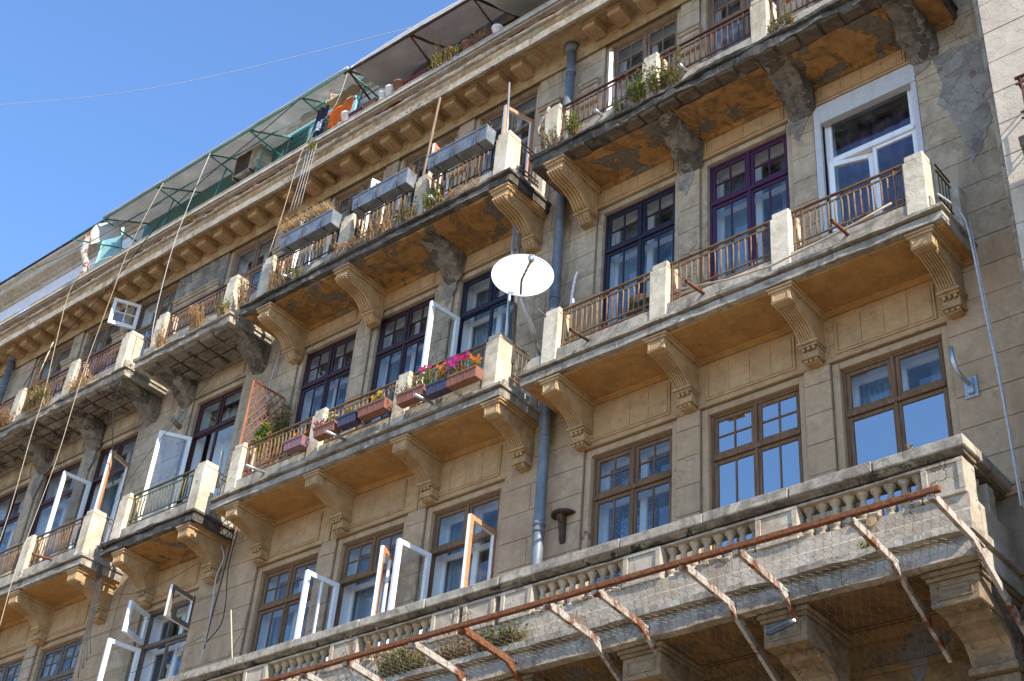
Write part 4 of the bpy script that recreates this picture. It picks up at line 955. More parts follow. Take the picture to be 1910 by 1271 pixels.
for x in (-16.2, -14.55, -12.95, -11.4):
    zz = 21.93 - .15 * (x + 16.12) / 6
    bar((x, YE, zz), (x, .30, zz + .62), .026, 'iron_dark', Ad, 'strut'); bar((x, YE, zz), (x, .02, 20.95 + .6), .022, 'iron_dark', Ad, 'strut'); 
bar((-16.3, YE, 21.9), (-10.2, YE, 21.78), .03, 'iron_dark', Ad, 'frame_bar'); bar((-16.3, .33, 22.5), (-10.2, .33, 22.5), .03, 'iron_red', Ad, 'frame_bar')
tp = thing('awning', 'beige flapping sheet beyond the grey tarpaulin at the top edge', 'awning', (-10.8, -.8, 20.9))
s = MB(); s.sheet(lambda u, v: (-12.6 + 4 * u, -1.0 + 1.2 * v, 21.55 + .55 * v + .12 * math.sin(u * 9) - .1 * math.sin(math.pi * v)), 30, 8, .006); obj('sheet', s, 'canvas', tp)
s = MB(); s.tube([(-12.6, -1.0, 21.5), (-8.6, -1.0, 21.5)], .02, 8); obj('frame_bar', s, 'iron_dark', tp)

# ---------------------------------------------------------------- terrace things
ac = thing('air_conditioner', 'weathered grey air conditioning unit standing under the awning', 'air conditioner', (-19.75, -.3, 20.9))
s = MB(); s.bev(-20.15, -19.35, -.45, -.08, 21.45, 22.12, .03); obj('casing', s, 'conc', ac)
s = MB(); s.bev(-20.08, -19.62, -.462, -.448, 21.53, 22.04, .01); obj('fan_grille', s, 'iron_dark', ac)
for k in range(14): q = MB(); q.tube([(-20.06, -.468, 21.56 + k * .035), (-19.64, -.468, 21.56 + k * .035)], .004, 4); obj('grille_bar', q, 'conc_dark', ac)
for xx in (-20.0, -19.5): q = MB(); q.bev(xx - .02, xx + .02, -.5, -.05, 21.40, 21.44, .006); obj('foot', q, 'iron_dark', ac)
for xx in (-20.1, -19.4): q = MB(); q.bev(xx - .02, xx + .02, -.4, -.36, 20.70, 21.40, .006); obj('leg', q, 'iron_dark', ac)
cl = thing('cloth', 'bright orange cloth hung over the terrace parapet', 'cloth', (-16.7, -.6, 20.9))
s = MB(); s.sheet(lambda u, v: (-17.02 + .72 * u + .02 * math.sin(v * 4), -.60 + .03 * math.sin(u * 16 + v * 2), 21.55 - .55 * v + .03 * u), 30, 12, .005); obj('fabric', s, 'orangecloth', cl)
c2 = thing('cloth', 'navy and white garment drying beside the orange cloth', 'cloth', (-17.25, -.6, 20.9))
s = MB(); s.sheet(lambda u, v: (-17.42 + .34 * u * (1 - .2 * v), -.58 + .03 * math.sin(u * 13), 21.85 - .75 * v - .06 * u), 12, 14, .005); obj('fabric', s, 'navycloth', c2)
s = MB(); s.sheet(lambda u, v: (-17.36 + .2 * u, -.60 + .03 * math.sin(u * 13), 21.42 - .25 * v), 8, 6, .005); obj('stripe', s, 'plasw', c2)
def pot(x, y, z, r, h, mat, label, group=None):
    t_ = thing('flower_pot', label, 'pot', (x, y, z), group)
    s = MB(); s.lathe(x, y, [(r * .68, z), (r * .95, z + h * .82), (r * 1.08, z + h * .82), (r * 1.1, z + h), (r * .98, z + h), (r * .92, z + h * .9)], 20); obj('pot_body', s, mat, t_)
    s = MB(); s.lathe(x, y, [(r * .9, z + h * .85), (r * .3, z + h * .93)], 14); obj('soil', s, 'soil', t_); return t_
def trough(x0, x1, y, z, mat, label, h=.15, d=.16, name='planter_box', flare=.02, group=None, brackets=False):
    t_ = thing(name, label, 'planter', ((x0 + x1) / 2, y, z), group); s = MB(); f = flare; w_ = .012
    # four tapered walls and a base
    def wallq(a, b):
        (xa, ya), (xb, yb) = a, b
    X0, X1, Y0, Y1 = x0, x1, y - d / 2, y + d / 2
    b = len(s.v)
    o0 = [(X0 + f, Y0 + f, z), (X1 - f, Y0 + f, z), (X1 - f, Y1 - f, z), (X0 + f, Y1 - f, z)]; o1 = [(X0, Y0, z + h), (X1, Y0, z + h), (X1, Y1, z + h), (X0, Y1, z + h)]
    i1 = [(X0 + w_, Y0 + w_, z + h), (X1 - w_, Y0 + w_, z + h), (X1 - w_, Y1 - w_, z + h), (X0 + w_, Y1 - w_, z + h)]; i0 = [(X0 + f + w_, Y0 + f + w_, z + .02), (X1 - f - w_, Y0 + f + w_, z + .02), (X1 - f - w_, Y1 - f - w_, z + .02), (X0 + f + w_, Y1 - f - w_, z + .02)]
    s.v += o0 + o1 + i1 + i0
    for k in range(4):
        n = (k + 1) % 4; s.face([k, n, 4 + n, 4 + k]); s.face([4 + k, 4 + n, 8 + n, 8 + k]); s.face([8 + k, 8 + n, 12 + n, 12 + k])
    s.face([3, 2, 1, 0]); s.face([12, 13, 14, 15])
    s.bev(X0 - .008, X1 + .008, Y0 - .010, Y0 + .0, z + h - .03, z + h + .004, .003)
    for k in range(1, int((x1 - x0) / .12) if name != 'zinc_planter' else 0): xx = x0 + k * .12; s.tube([(xx, Y0 + f - .002, z + .005), (xx, Y0 - .002, z + h - .03)], .003, 4)
    obj('box', s, mat, t_); q = MB(); q.box(X0 + f, X1 - f, Y0 + f, Y1 - f, z + h * .75, z + h * .82); obj('soil', q, 'soil', t_); return t_
pot(-12.55, -.60, 20.9, .10, .17, 'plasw', 'white plastic pot farthest right on the terrace parapet', 'pots on the terrace parapet')
pot(-13.25, -.60, 20.9, .12, .19, 'terra', 'terracotta pot on the parapet under the grey tarpaulin, upper of two', 'pots on the terrace parapet')
pot(-13.65, -.60, 20.9, .14, .22, 'terra', 'terracotta pot among tall dry weeds on the terrace parapet', 'pots on the terrace parapet')
pot(-14.98, -.60, 20.9, .13, .20, 'terra', 'terracotta pot beside the white buckets on the terrace parapet', 'pots on the terrace parapet')
b1 = pot(-15.22, -.60, 20.9, .11, .22, 'plasw', 'white bucket right of the curved handle on the terrace parapet', 'buckets on the terrace parapet')
b2 = pot(-15.42, -.60, 20.9, .09, .20, 'plasw', 'narrow white bucket on the terrace parapet, left of the wider bucket', 'buckets on the terrace parapet')
pot(-16.42, -.60, 20.9, .11, .22, 'plasw', 'white bucket at the right edge of the orange cloth', 'buckets on the terrace parapet')
trough(-15.95, -15.60, -.55, 20.9, 'terra', 'terracotta planter on the terrace parapet between two white buckets', .2)
trough(-16.35, -15.98, -.55, 20.9, 'plasr', 'dark red planter beside the orange cloth on the parapet', .16)
trough(-14.85, -14.25, -.55, 20.9, 'plasr', 'long dark red planter under the grey tarpaulin', .15)
trough(-13.0, -12.65, -.55, 20.9, 'plasr', 'dark red planter behind the upper terracotta pots', .12)

# ---------------------------------------------------------------- vegetation
def plant(name, label, x, y, z, n, h, spread, leaf, stem, leafn=8, ls=.02, lean=(0, -.2), seed=0, cat='weed', group=None, flower=None, droop=0., top_bias=.2, width=None):
    rnd = random.Random(seed); s = MB(); lf = MB(); fl = MB(); width = width or spread
    n = int(n * 1.3)
    for i in range(n):
        bx = x + rnd.uniform(-width, width); by = y + rnd.uniform(-.05, .05); hh = h * rnd.uniform(.45, 1.05); a = rnd.uniform(0, 6.28); sp = spread * rnd.uniform(.2, 1)
        dx = math.cos(a) * sp * .5 + lean[0] * hh; dy = math.sin(a) * sp * .4 + lean[1] * hh; pts = []
        for k in range(6):
            u = k / 5; pts.append((bx + dx * u ** 1.5 + .015 * nz(i * 3.1, u * 4), by + dy * u ** 1.3, z + hh * (u if not droop else math.sin(u * 2.2) * .8 - droop * u * u) - .01))
        s.tube(pts, .0055, 3, 0, False, .4)
        for k in range(leafn):
            u = top_bias + (1 - top_bias) * rnd.random(); j = min(4, int(u * 5)); t = u * 5 - j; p = Vector(pts[j]).lerp(Vector(pts[j + 1]), t)
            L = ls * 1.5 * rnd.uniform(.6, 1.5); th = rnd.uniform(0, 6.28); up = rnd.uniform(-.3, .9)
            d = Vector((math.cos(th), math.sin(th), up)).normalized() * L; sd = d.cross(Vector((rnd.uniform(-1, 1), rnd.uniform(-1, 1), 1))).normalized() * L * .34
            q = lf if not (flower and rnd.random() < .0) else fl
            q.quad(p, p + d * .5 + sd, p + d, p + d * .5 - sd)
        if flower and rnd.random() < flower[1]:
            p = Vector(pts[-1]); R0 = flower[2] * 1.25
            for kk in range(2):
                for m_ in range(6):
                    th = m_ * 1.047 + kk * .5; d = Vector((math.cos(th), -.25 + rnd.uniform(-.2, .2), math.sin(th))) * R0 * (1 - .3 * kk); sd = Vector((-math.sin(th), 0, math.cos(th))) * R0 * .36
                    fl.quad(p + Vector((0, -.004 * kk, 0)), p + d * .6 + sd, p + d, p + d * .6 - sd)
    t_ = thing(name, label, cat, (x, y, z), group)
    obj('stem', s, stem, t_, kind='stuff'); obj('foliage', lf, leaf, t_, kind='stuff')
    if fl.v: obj('flower', fl, flower[0], t_, kind='stuff')
    return t_
PL = [
 # name label x y z n h spread leaf stem leafn ls
 ('weed_clump', 'dense green bushy weed at the foot of the second top-floor pier on the right', -8.55, -1.0, T3 + .02, 36, .55, .26, 'green2', 'dry2', 18, .035, 'weeds rooted in the top right balcony'),
 ('weed_clump', 'tall green and brown weed left of the bushy weed on the top right balcony', -9.02, -1.0, T3 + .02, 24, .55, .14, 'green', 'dry2', 20, .03, 'weeds rooted in the top right balcony'),
 ('weed_clump', 'small sparse weed hanging over the slab beneath the top right railing', -9.35, -1.0, T3 + .02, 14, .34, .14, 'green2', 'dry2', 14, .025, 'weeds rooted in the top right balcony'),
 ('weed_clump', 'green trailing weed by the first railing bars of the top right balcony', -10.22, -1.03, T3 + .02, 20, .42, .12, 'green', 'dry2', 16, .028, 'weeds rooted in the top right balcony'),
 ('weed_clump', 'bare twiggy weed at the left corner of the top right balcony', -10.62, -1.05, T3 + .02, 30, .34, .2, 'green2', 'dry2', 7, .022, 'weeds rooted in the top right balcony'),
 ('weed_clump', 'low green creeper along the slab near the third pier of the top right balcony', -6.6, -1.04, T3 + .06, 40, .16, .2, 'green2', 'dry2', 8, .02, 'weeds rooted in the top right balcony'),
 ('weed_clump', 'green weed with pink flower beside the second pier under the long zinc planter', -13.15, -1.0, T3 + .02, 34, .42, .18, 'green', 'dry', 16, .026, 'weeds rooted in the top middle balcony'),
 ('weed_clump', 'yellowed grass tufts in front of the railing under the rightmost zinc planter', -12.5, -1.03, T3 + .02, 40, .16, .4, 'dry', 'dry', 7, .022, 'weeds rooted in the top middle balcony'),
 ('weed_clump', 'mixed green and straw weed right of the middle zinc planter', -13.75, -1.0, T3 + .0, 40, .40, .22, 'green2', 'dry', 12, .026, 'weeds rooted in the top middle balcony'),
 ('weed_clump', 'straw coloured weed in the middle of the top middle balcony', -14.35, -1.03, T3 + .0, 46, .40, .34, 'dry', 'dry', 10, .024, 'weeds rooted in the top middle balcony'),
 ('weed_clump', 'reddish dry trailing weed hanging below the slab edge near the third pier', -15.0, -1.08, T3 + .0, 34, .22, .34, 'dry', 'dry2', 9, .024, 'weeds rooted in the top middle balcony'),
 ('weed_clump', 'golden dry weed under the leftmost zinc planter', -16.85, -1.02, T3 + .0, 44, .40, .26, 'dry', 'dry', 11, .024, 'weeds rooted in the top middle balcony'),
 ('weed_clump', 'green sprig between the golden weed and the drain spout', -16.35, -1.02, T3 + .0, 14, .38, .12, 'green', 'dry', 10, .026, 'weeds rooted in the top middle balcony'),
 ('weed_clump', 'tall dry stalks in the gap between the narrow and the middle top balconies', -17.9, -.95, T3 + .05, 26, .75, .14, 'dry', 'dry2', 16, .02, 'weeds rooted in the narrow top balcony'),
 ('weed_clump', 'fresh green grass at the foot of the right pier of the narrow top balcony', -18.35, -1.05, T3 + .02, 30, .34, .14, 'green2', 'dry', 8, .03, 'weeds rooted in the narrow top balcony'),
 ('weed_clump', 'upright golden dry weed in front of the narrow top balcony railing', -19.1, -1.02, T3 + .02, 44, .52, .16, 'dry', 'dry', 16, .024, 'weeds rooted in the narrow top balcony'),
 ('weed_clump', 'dry weed at the left end of the narrow top balcony railing', -20.2, -1.02, T3 + .02, 24, .45, .12, 'dry', 'dry', 12, .024, 'weeds rooted in the narrow top balcony'),
 ('weed_clump', 'matted straw weed on the slab right of the left top balcony', -22.7, -1.02, T3 + .02, 46, .32, .40, 'dry', 'dry', 10, .024, 'weeds rooted in the left top balcony'),
 ('weed_clump', 'large half green weed hanging over the left top balcony', -24.2, -1.05, T3 + .0, 90, .52, .42, 'green2', 'dry', 14, .028, 'weeds rooted in the left top balcony'),
 ('weed_clump', 'tall brown seed stalks behind the large weed of the left top balcony', -24.3, -.95, T3 + .1, 18, .95, .3, 'dry2', 'dry2', 20, .02, 'weeds rooted in the left top balcony'),
 ('weed_clump', 'thick straw and green weed at the left edge of the picture', -25.6, -1.05, T3 - .0, 90, .42, .5, 'dry', 'dry2', 12, .026, 'weeds rooted in the left top balcony'),
 ('weed_clump', 'tall dry seed stalks beside the terracotta pot under the tarpaulin', -13.9, -.62, 20.88, 18, .62, .18, 'dry', 'dry2', 22, .02, 'weeds on the terrace parapet'),
 ('weed_clump', 'green weeds along the terrace parapet under the tarpaulin', -13.75, -.66, 20.86, 50, .26, .38, 'green', 'dry', 12, .026, 'weeds on the terrace parapet'),
 ('weed_clump', 'dry stalk clump in front of the upper terracotta pot', -13.0, -.62, 20.88, 14, .40, .2, 'dry', 'dry2', 14, .02, 'weeds on the terrace parapet'),
 ('weed_clump', 'small green weed in the cornice below the orange cloth', -17.1, -.74, 20.42, 16, .26, .1, 'green', 'dry', 12, .026, 'weeds on the terrace parapet'),
 ('weed_clump', 'little weed and twigs in the dark gap under the left awning', -21.0, -.66, 20.55, 16, .18, .12, 'green', 'dry2', 9, .024, 'weeds on the terrace parapet'),
 ('shrub', 'large green and straw bush growing from the wall behind the rusty beam', -12.35, -1.12, 8.42, 150, .44, .34, 'green2', 'dry', 20, .03, 'bushes on the lower balcony edge'),
 ('shrub', 'bushy olive weed growing right of the largest bush behind the rusty beam', -10.75, -1.12, 8.44, 120, .34, .32, 'green2', 'dry2', 16, .03, 'bushes on the lower balcony edge'),
 ('shrub', 'thin brown twiggy growth between the two bushes under the balustrade', -11.5, -1.10, 8.44, 90, .42, .36, 'dry2', 'dry2', 10, .022, 'bushes on the lower balcony edge'),
 ('weed_clump', 'small green tuft on the band near the right end of the lower balcony', -5.86, -1.10, 8.44, 18, .16, .06, 'green', 'dry', 12, .026, 'bushes on the lower balcony edge'),
 ('weed_clump', 'tall dry seed stalks between the balusters on the left', -12.9, -1.1, 8.80, 18, .46, .45, 'dry', 'dry2', 16, .018, 'bushes on the lower balcony edge'),
 ('weed_clump', 'tiny sprig on the lower balcony coping near the right end', -5.33, -1.05, 9.52, 4, .14, .02, 'green2', 'dry', 8, .02, 'sprigs on the coping'),
]
for i, (nm, lb, x, y, z, n, h, spd, lf, st, ln, ls, gp) in enumerate(PL):
    plant(nm, lb, x, y, z, n, h, spd, lf, st, ln, ls * .8, (0, -.22), i + 1, 'shrub' if nm == 'shrub' else 'weed', gp, ('pink', .08, .018) if 'pink' in lb else None)

# zinc planters on the top middle balcony
for (x0, x1, z0, lb) in ((-13.16, -11.86, 17.46, 'rightmost long dented zinc planter hung on the top middle balcony railing'), (-14.93, -13.62, 17.44, 'middle long zinc planter hung on the top middle balcony railing'), (-16.76, -15.42, 17.43, 'leftmost long zinc planter hung on the top middle balcony railing')):
    t_ = trough(x0, x1, -1.14, z0, 'zinc', lb, .30, .22, 'zinc_planter', .012, 'zinc planters on the top middle balcony')
    for k in range(3):
        xx = x0 + (.18, .62, 1.1)[k]; q = MB(); q.tube([(xx, -.98, z0 + .02), (xx, -1.26, z0 - .012), (xx + .01, -1.275, z0 + .05), (xx + .02, -1.27, z0 + .22)], .012, 5); obj('bracket', q, 'iron_dark', t_)
plant('grass_tuft', 'golden dry grass filling the leftmost zinc planter', -16.1, -1.14, 17.68, 300, .40, .2, 'dry', 'dry', 1, .03, (-.5, -.3), 77, 'grass', 'dry grass in the zinc planters', width=.62)
plant('grass_tuft', 'sparse dry stalks in the middle zinc planter', -14.2, -1.14, 17.68, 80, .28, .2, 'dry', 'dry2', 2, .02, (0, 0), 78, 'grass', 'dry grass in the zinc planters', width=.6)
plant('grass_tuft', 'short dry stalks in the rightmost zinc planter', -12.5, -1.14, 17.70, 70, .26, .2, 'dry', 'dry2', 4, .02, (0, 0), 79, 'grass', 'dry grass in the zinc planters', width=.6)

# poles
def pole(label, pts, r, mat, group=None, name='metal_pole', cat='pole'):
    s = MB(); s.tube(pts, r, 8); return obj(name, s, mat, None, label=label, cat=cat, group=group)
pole('rusty brown metal pole leaning up from the top middle balcony', [(-13.58, -.95, 17.0), (-13.60, -.90, 17.9), (-13.47, -.9, 19.6)], .022, 'palewood', 'poles on the top middle balcony')
pole('pale metal pole standing behind the right pier of the top middle balcony', [(-11.79, -.8, 17.0), (-11.81, -.9, 18.97)], .018, 'galv', 'poles on the top middle balcony')
pole('thin bleached stick tied to the left top balcony', [(-24.82, -.95, 17.7), (-24.6, -.95, 18.7)], .014, 'rope', 'sticks on the balconies')
pole('pale metal post standing upright beside the satellite dish', [(-11.57, -.62, 13.3), (-11.66, -.6, 15.95)], .026, 'galv', 'props beside the dish')
pole('weathered wooden plank propped beside the satellite dish', [(-11.49, -.55, 13.3), (-11.58, -.55, 15.8)], .032, 'greywood', 'props beside the dish')
pole('bent brown stalk leaning above the lower balcony coping', [(-16.21, -.8, 9.4), (-16.42, -.8, 10.05), (-16.58, -.8, 10.55)], .010, 'rope', 'sticks on the balconies')
pole('short pale plank standing behind the right pier of the narrow middle-floor balcony', [(-18.08, -.5, 13.3), (-18.16, -.5, 14.05)], .025, 'rope', 'sticks on the balconies')
pole('grey plastic stub pipe poking out of the wall left of the white lace shutter', [(-20.42, -.03, 15.58), (-20.34, -.32, 15.62)], .05, 'conc', None, 'waste_pipe', 'pipe')

# ---------------------------------------------------------------- flower boxes on the middle balcony
YB = -1.02
boxes = [(-15.70, -15.27, 12.93, 'mauve', 'mauve plastic window box at the left end of the middle balcony'),
 (-15.03, -14.56, 12.95, 'terra', 'terracotta window box right of the first pier, behind the grey spout'),
 (-14.50, -14.10, 12.96, 'darkplas', 'dark violet window box between two terracotta boxes, left one'),
 (-14.06, -13.48, 12.98, 'terra', 'terracotta window box with yellow flowers left of the second pier'),
 (-13.24, -12.68, 12.92, 'terra', 'terracotta window box with pale pink blooms right of the second pier'),
 (-12.64, -12.22, 12.86, 'darkplas', 'dark violet window box between two terracotta boxes, right one'),
 (-12.24, -11.66, 12.86, 'terra', 'terracotta window box with magenta petunias beside the right pier')]
for i, (a, b, z, m, lb) in enumerate(boxes): trough(a, b, YB, z, m, lb, .17, .17, 'window_box', .015, 'window boxes on the middle balcony')
FL = [(-15.75, 'marigold plant with bright orange blooms behind the railing, left end', 'green', 'orangef', .9, .030, 26, .42, .16, -.72, 13.02),
 (-15.35, 'leafy green creeper at the foot of the trellis', 'green', None, 0, 0, 30, .5, .16, -.62, 13.0),
 (-14.95, 'pink flowers trailing from the first terracotta box', 'green2', 'pink', .35, .026, 26, .18, .2, YB, 13.10),
 (-14.7, 'salmon flowered green plant in the first terracotta box', 'green', 'terra', .3, .02, 34, .17, .12, YB, 13.10),
 (-14.3, 'orange flowered plant in the left dark violet box', 'green2', 'orangef', .3, .024, 20, .24, .12, YB, 13.10),
 (-13.72, 'yellow and orange flowered plant in the second terracotta box', 'green', 'yellowf', .6, .026, 34, .20, .12, YB, 13.12),
 (-13.1, 'pale pink blossom plant in the third terracotta box', 'green2', 'mauve', .4, .02, 34, .22, .2, YB, 13.06),
 (-12.72, 'bright green plant with a magenta bloom above the third terracotta box', 'green', 'pink', .25, .032, 44, .36, .13, YB, 13.06),
 (-12.38, 'orange and violet flowers over the right dark violet box', 'green2', 'orangef', .4, .028, 30, .34, .13, YB, 13.0),
 (-12.08, 'magenta petunias cascading beside the right pier', 'green', 'pink', .75, .036, 50, .34, .15, YB, 13.0),
 (-12.16, 'violet petunias mixed in front of the magenta ones', 'green', 'violet', .6, .03, 24, .28, .13, YB - .03, 13.0),
 (-11.78, 'orange marigolds at the right end of the flower row', 'green2', 'orangef', .6, .024, 30, .28, .1, YB, 13.0)]
for i, (x, lb, lf, fm, fp, fr, n, h, spd, y, z) in enumerate(FL):
    plant('flowering_plant', lb, x, y, z, int(n * .7), h, spd, lf, 'green2', 9, .019, (0, -.12), 200 + i, 'plant', 'plants on the middle balcony', (fm, fp, fr) if fm else None)
# trellis
tr = thing('trellis', 'red wooden lattice trellis screen standing behind the middle balcony railing', 'trellis', (-17.3, -.4, 12.76))
P0 = Vector((-17.38, -.72, 0)); P1 = Vector((-17.30, -.06, 0)); zt0, zt1, zb_ = 15.12, 15.08, 12.9
def tpt(u, z): p = P0.lerp(P1, u); return (p.x, p.y, z)
for a, b, r in (((0, zb_), (0, zt0), .024), ((1, zb_), (1, zt1), .024), ((0, zt0), (1, zt1), .024), ((0, zb_), (1, zb_), .02)):
    q = MB(); q.tube([tpt(*a), tpt(*b)], r, 4); obj('frame_bar', q, 'trel', tr)
for k in range(-6, 12):
    for sg in (1, -1):
        u0, z0 = 0., zb_ + k * .2; u1, z1 = 1., z0 + .66 * 1.6
        if sg < 0: u0, u1 = 1., 0.
        # clip in z
        def at(z): t = (z - z0) / (z1 - z0); return u0 + (u1 - u0) * t
        a = max(z0, zb_); b = min(z1, zt1)
        if b - a > .1:
            q = MB(); q.tube([tpt(at(a), a), tpt(at(b), b)], .010, 4); obj('lattice_slat', q, 'trel', tr)
plant('climbing_plant', 'dark ivy climbing the right side of the trellis', -17.25, -.1, 13.9, 36, 1.0, .2, 'green2', 'dry2', 18, .04, (0, 0), 301, 'plant', 'plants on the middle balcony')
plant('climbing_plant', 'bright green creeper in the middle of the trellis', -17.32, -.45, 13.6, 14, .85, .10, 'green', 'green2', 22, .055, (.08, .1), 302, 'plant', 'plants on the middle balcony')
plant('climbing_plant', 'thin dry creeper on the wall left of the trellis', -17.75, -.03, 14.3, 16, 1.2, .12, 'green2', 'dry2', 14, .03, (0, 0), 303, 'plant', 'plants on the middle balcony')

# ---------------------------------------------------------------- satellite dish
dh = thing('satellite_dish', 'large white satellite dish fixed beside the drainpipe, half in shade', 'satellite dish', (-11.35, -.1, 13.9))
C = Vector((-11.07, -.95, 14.49)); nrm = Vector((.85, -1.0, .22)).normalized()   # faces the street, tipped up
ax = Vector((0, 0, 1)).cross(nrm).normalized(); ay = nrm.cross(ax).normalized()
s = MB(); nr, na = 10, 48; Rx, Ry = .45, .45
for side in (0, 1):
    for i in range(nr + 1):
        r = i / nr; dep = .10 * (r * r - 1) - .008 * side
        for k in range(na): th = 2 * math.pi * k / na; s.v.append(tuple(C + ax * Rx * r * math.cos(th) + ay * Ry * r * math.sin(th) + nrm * dep))
for side in (0, 1):
    o = side * (nr + 1) * na
    for i in range(nr):
        for k in range(na): a = o + i * na + k; b = o + i * na + (k + 1) % na; s.face([a, b, b + na, a + na] if side == 0 else [a, a + na, b + na, b], 0, True)
o = (nr + 1) * na
for k in range(na): a = nr * na + k; b = nr * na + (k + 1) % na; s.face([a, b, b + o, a + o])
obj('reflector', s, 'dish', dh)
s = MB(); s.tube([C + ax * Rx * math.cos(t * .1309) + ay * Ry * math.sin(t * .1309) for t in range(49)], .010, 6, 0, False); obj('rim', s, 'dish', dh)
F = Vector((-10.64, -1.27, 14.38))
s = MB(); s.tube([C - ay * .43 + nrm * .01, C - ay * .33 + nrm * .2, F - ay * .03], .020, 6); obj('feed_arm', s, 'palewood', dh)
s = MB(); s.tube([F - ay * .04, F + ay * .03 - nrm * .01, F + ay * .12 - nrm * .06], .040, 12); s.tube([F + ay * .11 - nrm * .06, F + ay * .12 - nrm * .10], .055, 14); obj('receiver_head', s, 'galv', dh)
s = MB(); s.tube([F - ay * .02, C - ay * .1 + nrm * .3 + ax * .12, C - ay * .2 + nrm * .15 + ax * .2, C - ay * .38 + ax * .2], .004, 4); obj('cable', s, 'cable', dh)
s = MB(); s.tube([F - ay * .16 - nrm * .04 + Vector((.10 * math.cos(t) - .08, 0, .03 * math.sin(t))) for t in [i * .5 for i in range(26)]], .005, 4); obj('cable_coil', s, 'plasw', dh)
s = MB(); s.tube([C - nrm * .11, C - nrm * .2 - ay * .25, (-11.32, -.25, 13.75), (-11.42, -.02, 13.72)], .026, 8); s.tube([C - ay * .45 - nrm * .02, (-11.20, -.45, 13.85), (-11.32, -.25, 13.75)], .018, 8); s.tube([C - ay * .45, (-11.1, -.1, 14.15)], .012, 6); obj('mount_arm', s, 'galv', dh)
s = MB(); s.bev(-11.50, -11.34, -.03, -.002, 13.62, 13.82, .006); obj('wall_plate', s, 'galv', dh)

# ---------------------------------------------------------------- small wall things
cs = thing('wall_console', 'dark carved half-round wooden shelf bracket on the wall right of the drainpipe', 'wall shelf', (-10.78, 0, 10.5))
s = MB(); s.lathe(-10.78, -.002, [(.17, 10.84), (.185, 10.85), (.185, 10.875), (.17, 10.885)], 24); obj('shelf', s, 'iron_dark', cs)
s = MB(); s.ext([(-.004, 10.84), (-.13, 10.84), (-.12, 10.78), (-.07, 10.72), (-.08, 10.66), (-.05, 10.58), (-.05, 10.5), (-.015, 10.44), (-.004, 10.44)], -10.82, -10.74); obj('scroll', s, 'iron_dark', cs)
br = thing('metal_bracket', 'galvanised hooked pipe bracket bolted to the wall beside the right window', 'bracket', (-5.0, 0, 10.75))
s = MB(); s.bev(-5.09, -4.93, -.022, -.002, 10.66, 10.93, .004); s.bev(-5.05, -4.97, -.06, -.0225, 10.70, 10.90, .006); obj('plate', s, 'galv', br)
s = MB(); s.tube([(-5.01, -.05, 10.82), (-5.03, -.16, 10.83), (-5.05, -.26, 10.90), (-5.06, -.31, 11.0), (-5.06, -.33, 11.18)], .028, 12); obj('hook_pipe', s, 'galv', br)
for zz in (10.69, 10.90): q = MB(); q.tube([(-5.07, -.02, zz), (-5.07, -.034, zz)], .01, 6); obj('bolt', q, 'galv', br)
bd = thing('wooden_board', 'old brown plank panel leaning behind the left railing of the right middle balcony', 'board', (-10.2, -.5, 13.0))
s = MB(); s.bev(-10.46, -9.94, -.55, -.50, 13.88, 13.96, .01, 0, .006); obj('top_rail', s, 'greywood', bd)
for k in range(4): q = MB(); q.bev(-10.45 + k * .125, -10.335 + k * .125, -.545, -.515, 12.98, 13.878, .006, 0, .004); obj('plank', q, 'greywood', bd)
pole('pair of pale laths standing at the left end of the right middle balcony', [(-10.35, -.45, 13.0), (-10.50, -.45, 14.12)], .016, 'plasw', 'sticks on the balconies', 'lath', 'stick')
vs = thing('ventilator', 'round dark grey drum standing behind the railing of the right middle balcony', 'drum', (-9.3, -.4, 12.98))
s = MB(); s.lathe(-9.28, -.42, [(.2, 12.98), (.22, 13.0), (.22, 13.5), (.2, 13.56), (.1, 13.6)], 24); obj('drum_body', s, 'iron_dark', vs)
hs = MB(); pts = [(-11.0, -1.0, 13.0)]
for (x, z) in ((-8.36, 13.02), (-7.55, 12.84), (-6.93, 12.78), (-6.33, 12.84), (-5.75, 12.90), (-5.3, 12.98)): pts.append((x, -.96, z))
hs.tube([Vector(p) for p in pts[1:]], .014, 8); obj('hose', hs, 'rope', None, label='pale hose lying along the ledge of the right middle balcony', cat='hose')
pl_ = MB(); pl_.tube([(-5.83, -1.07, 8.85), (-5.83, -1.055, 8.85)], .062, 6); obj('broken_stone', pl_, 'corbel', None, label='loose brown six-sided stone caught under the balusters near the right end', cat='stone')
bt = thing('plastic_bottle', 'crushed blue plastic bottle lying in the wire net near the third strut from the right', 'bottle', (-6.82, -1.35, 7.72))
s = MB(); s.tube([(-6.95, -1.30, 7.80), (-6.93, -1.30, 7.80), (-6.90, -1.30, 7.80), (-6.72, -1.31, 7.83), (-6.68, -1.31, 7.835), (-6.65, -1.31, 7.84)], .045, 14); obj('bottle_body', s, 'bluepl', bt)
s = MB(); s.tube([(-6.65, -1.31, 7.84), (-6.62, -1.31, 7.845)], .018, 10); obj('cap', s, 'plasw', bt)

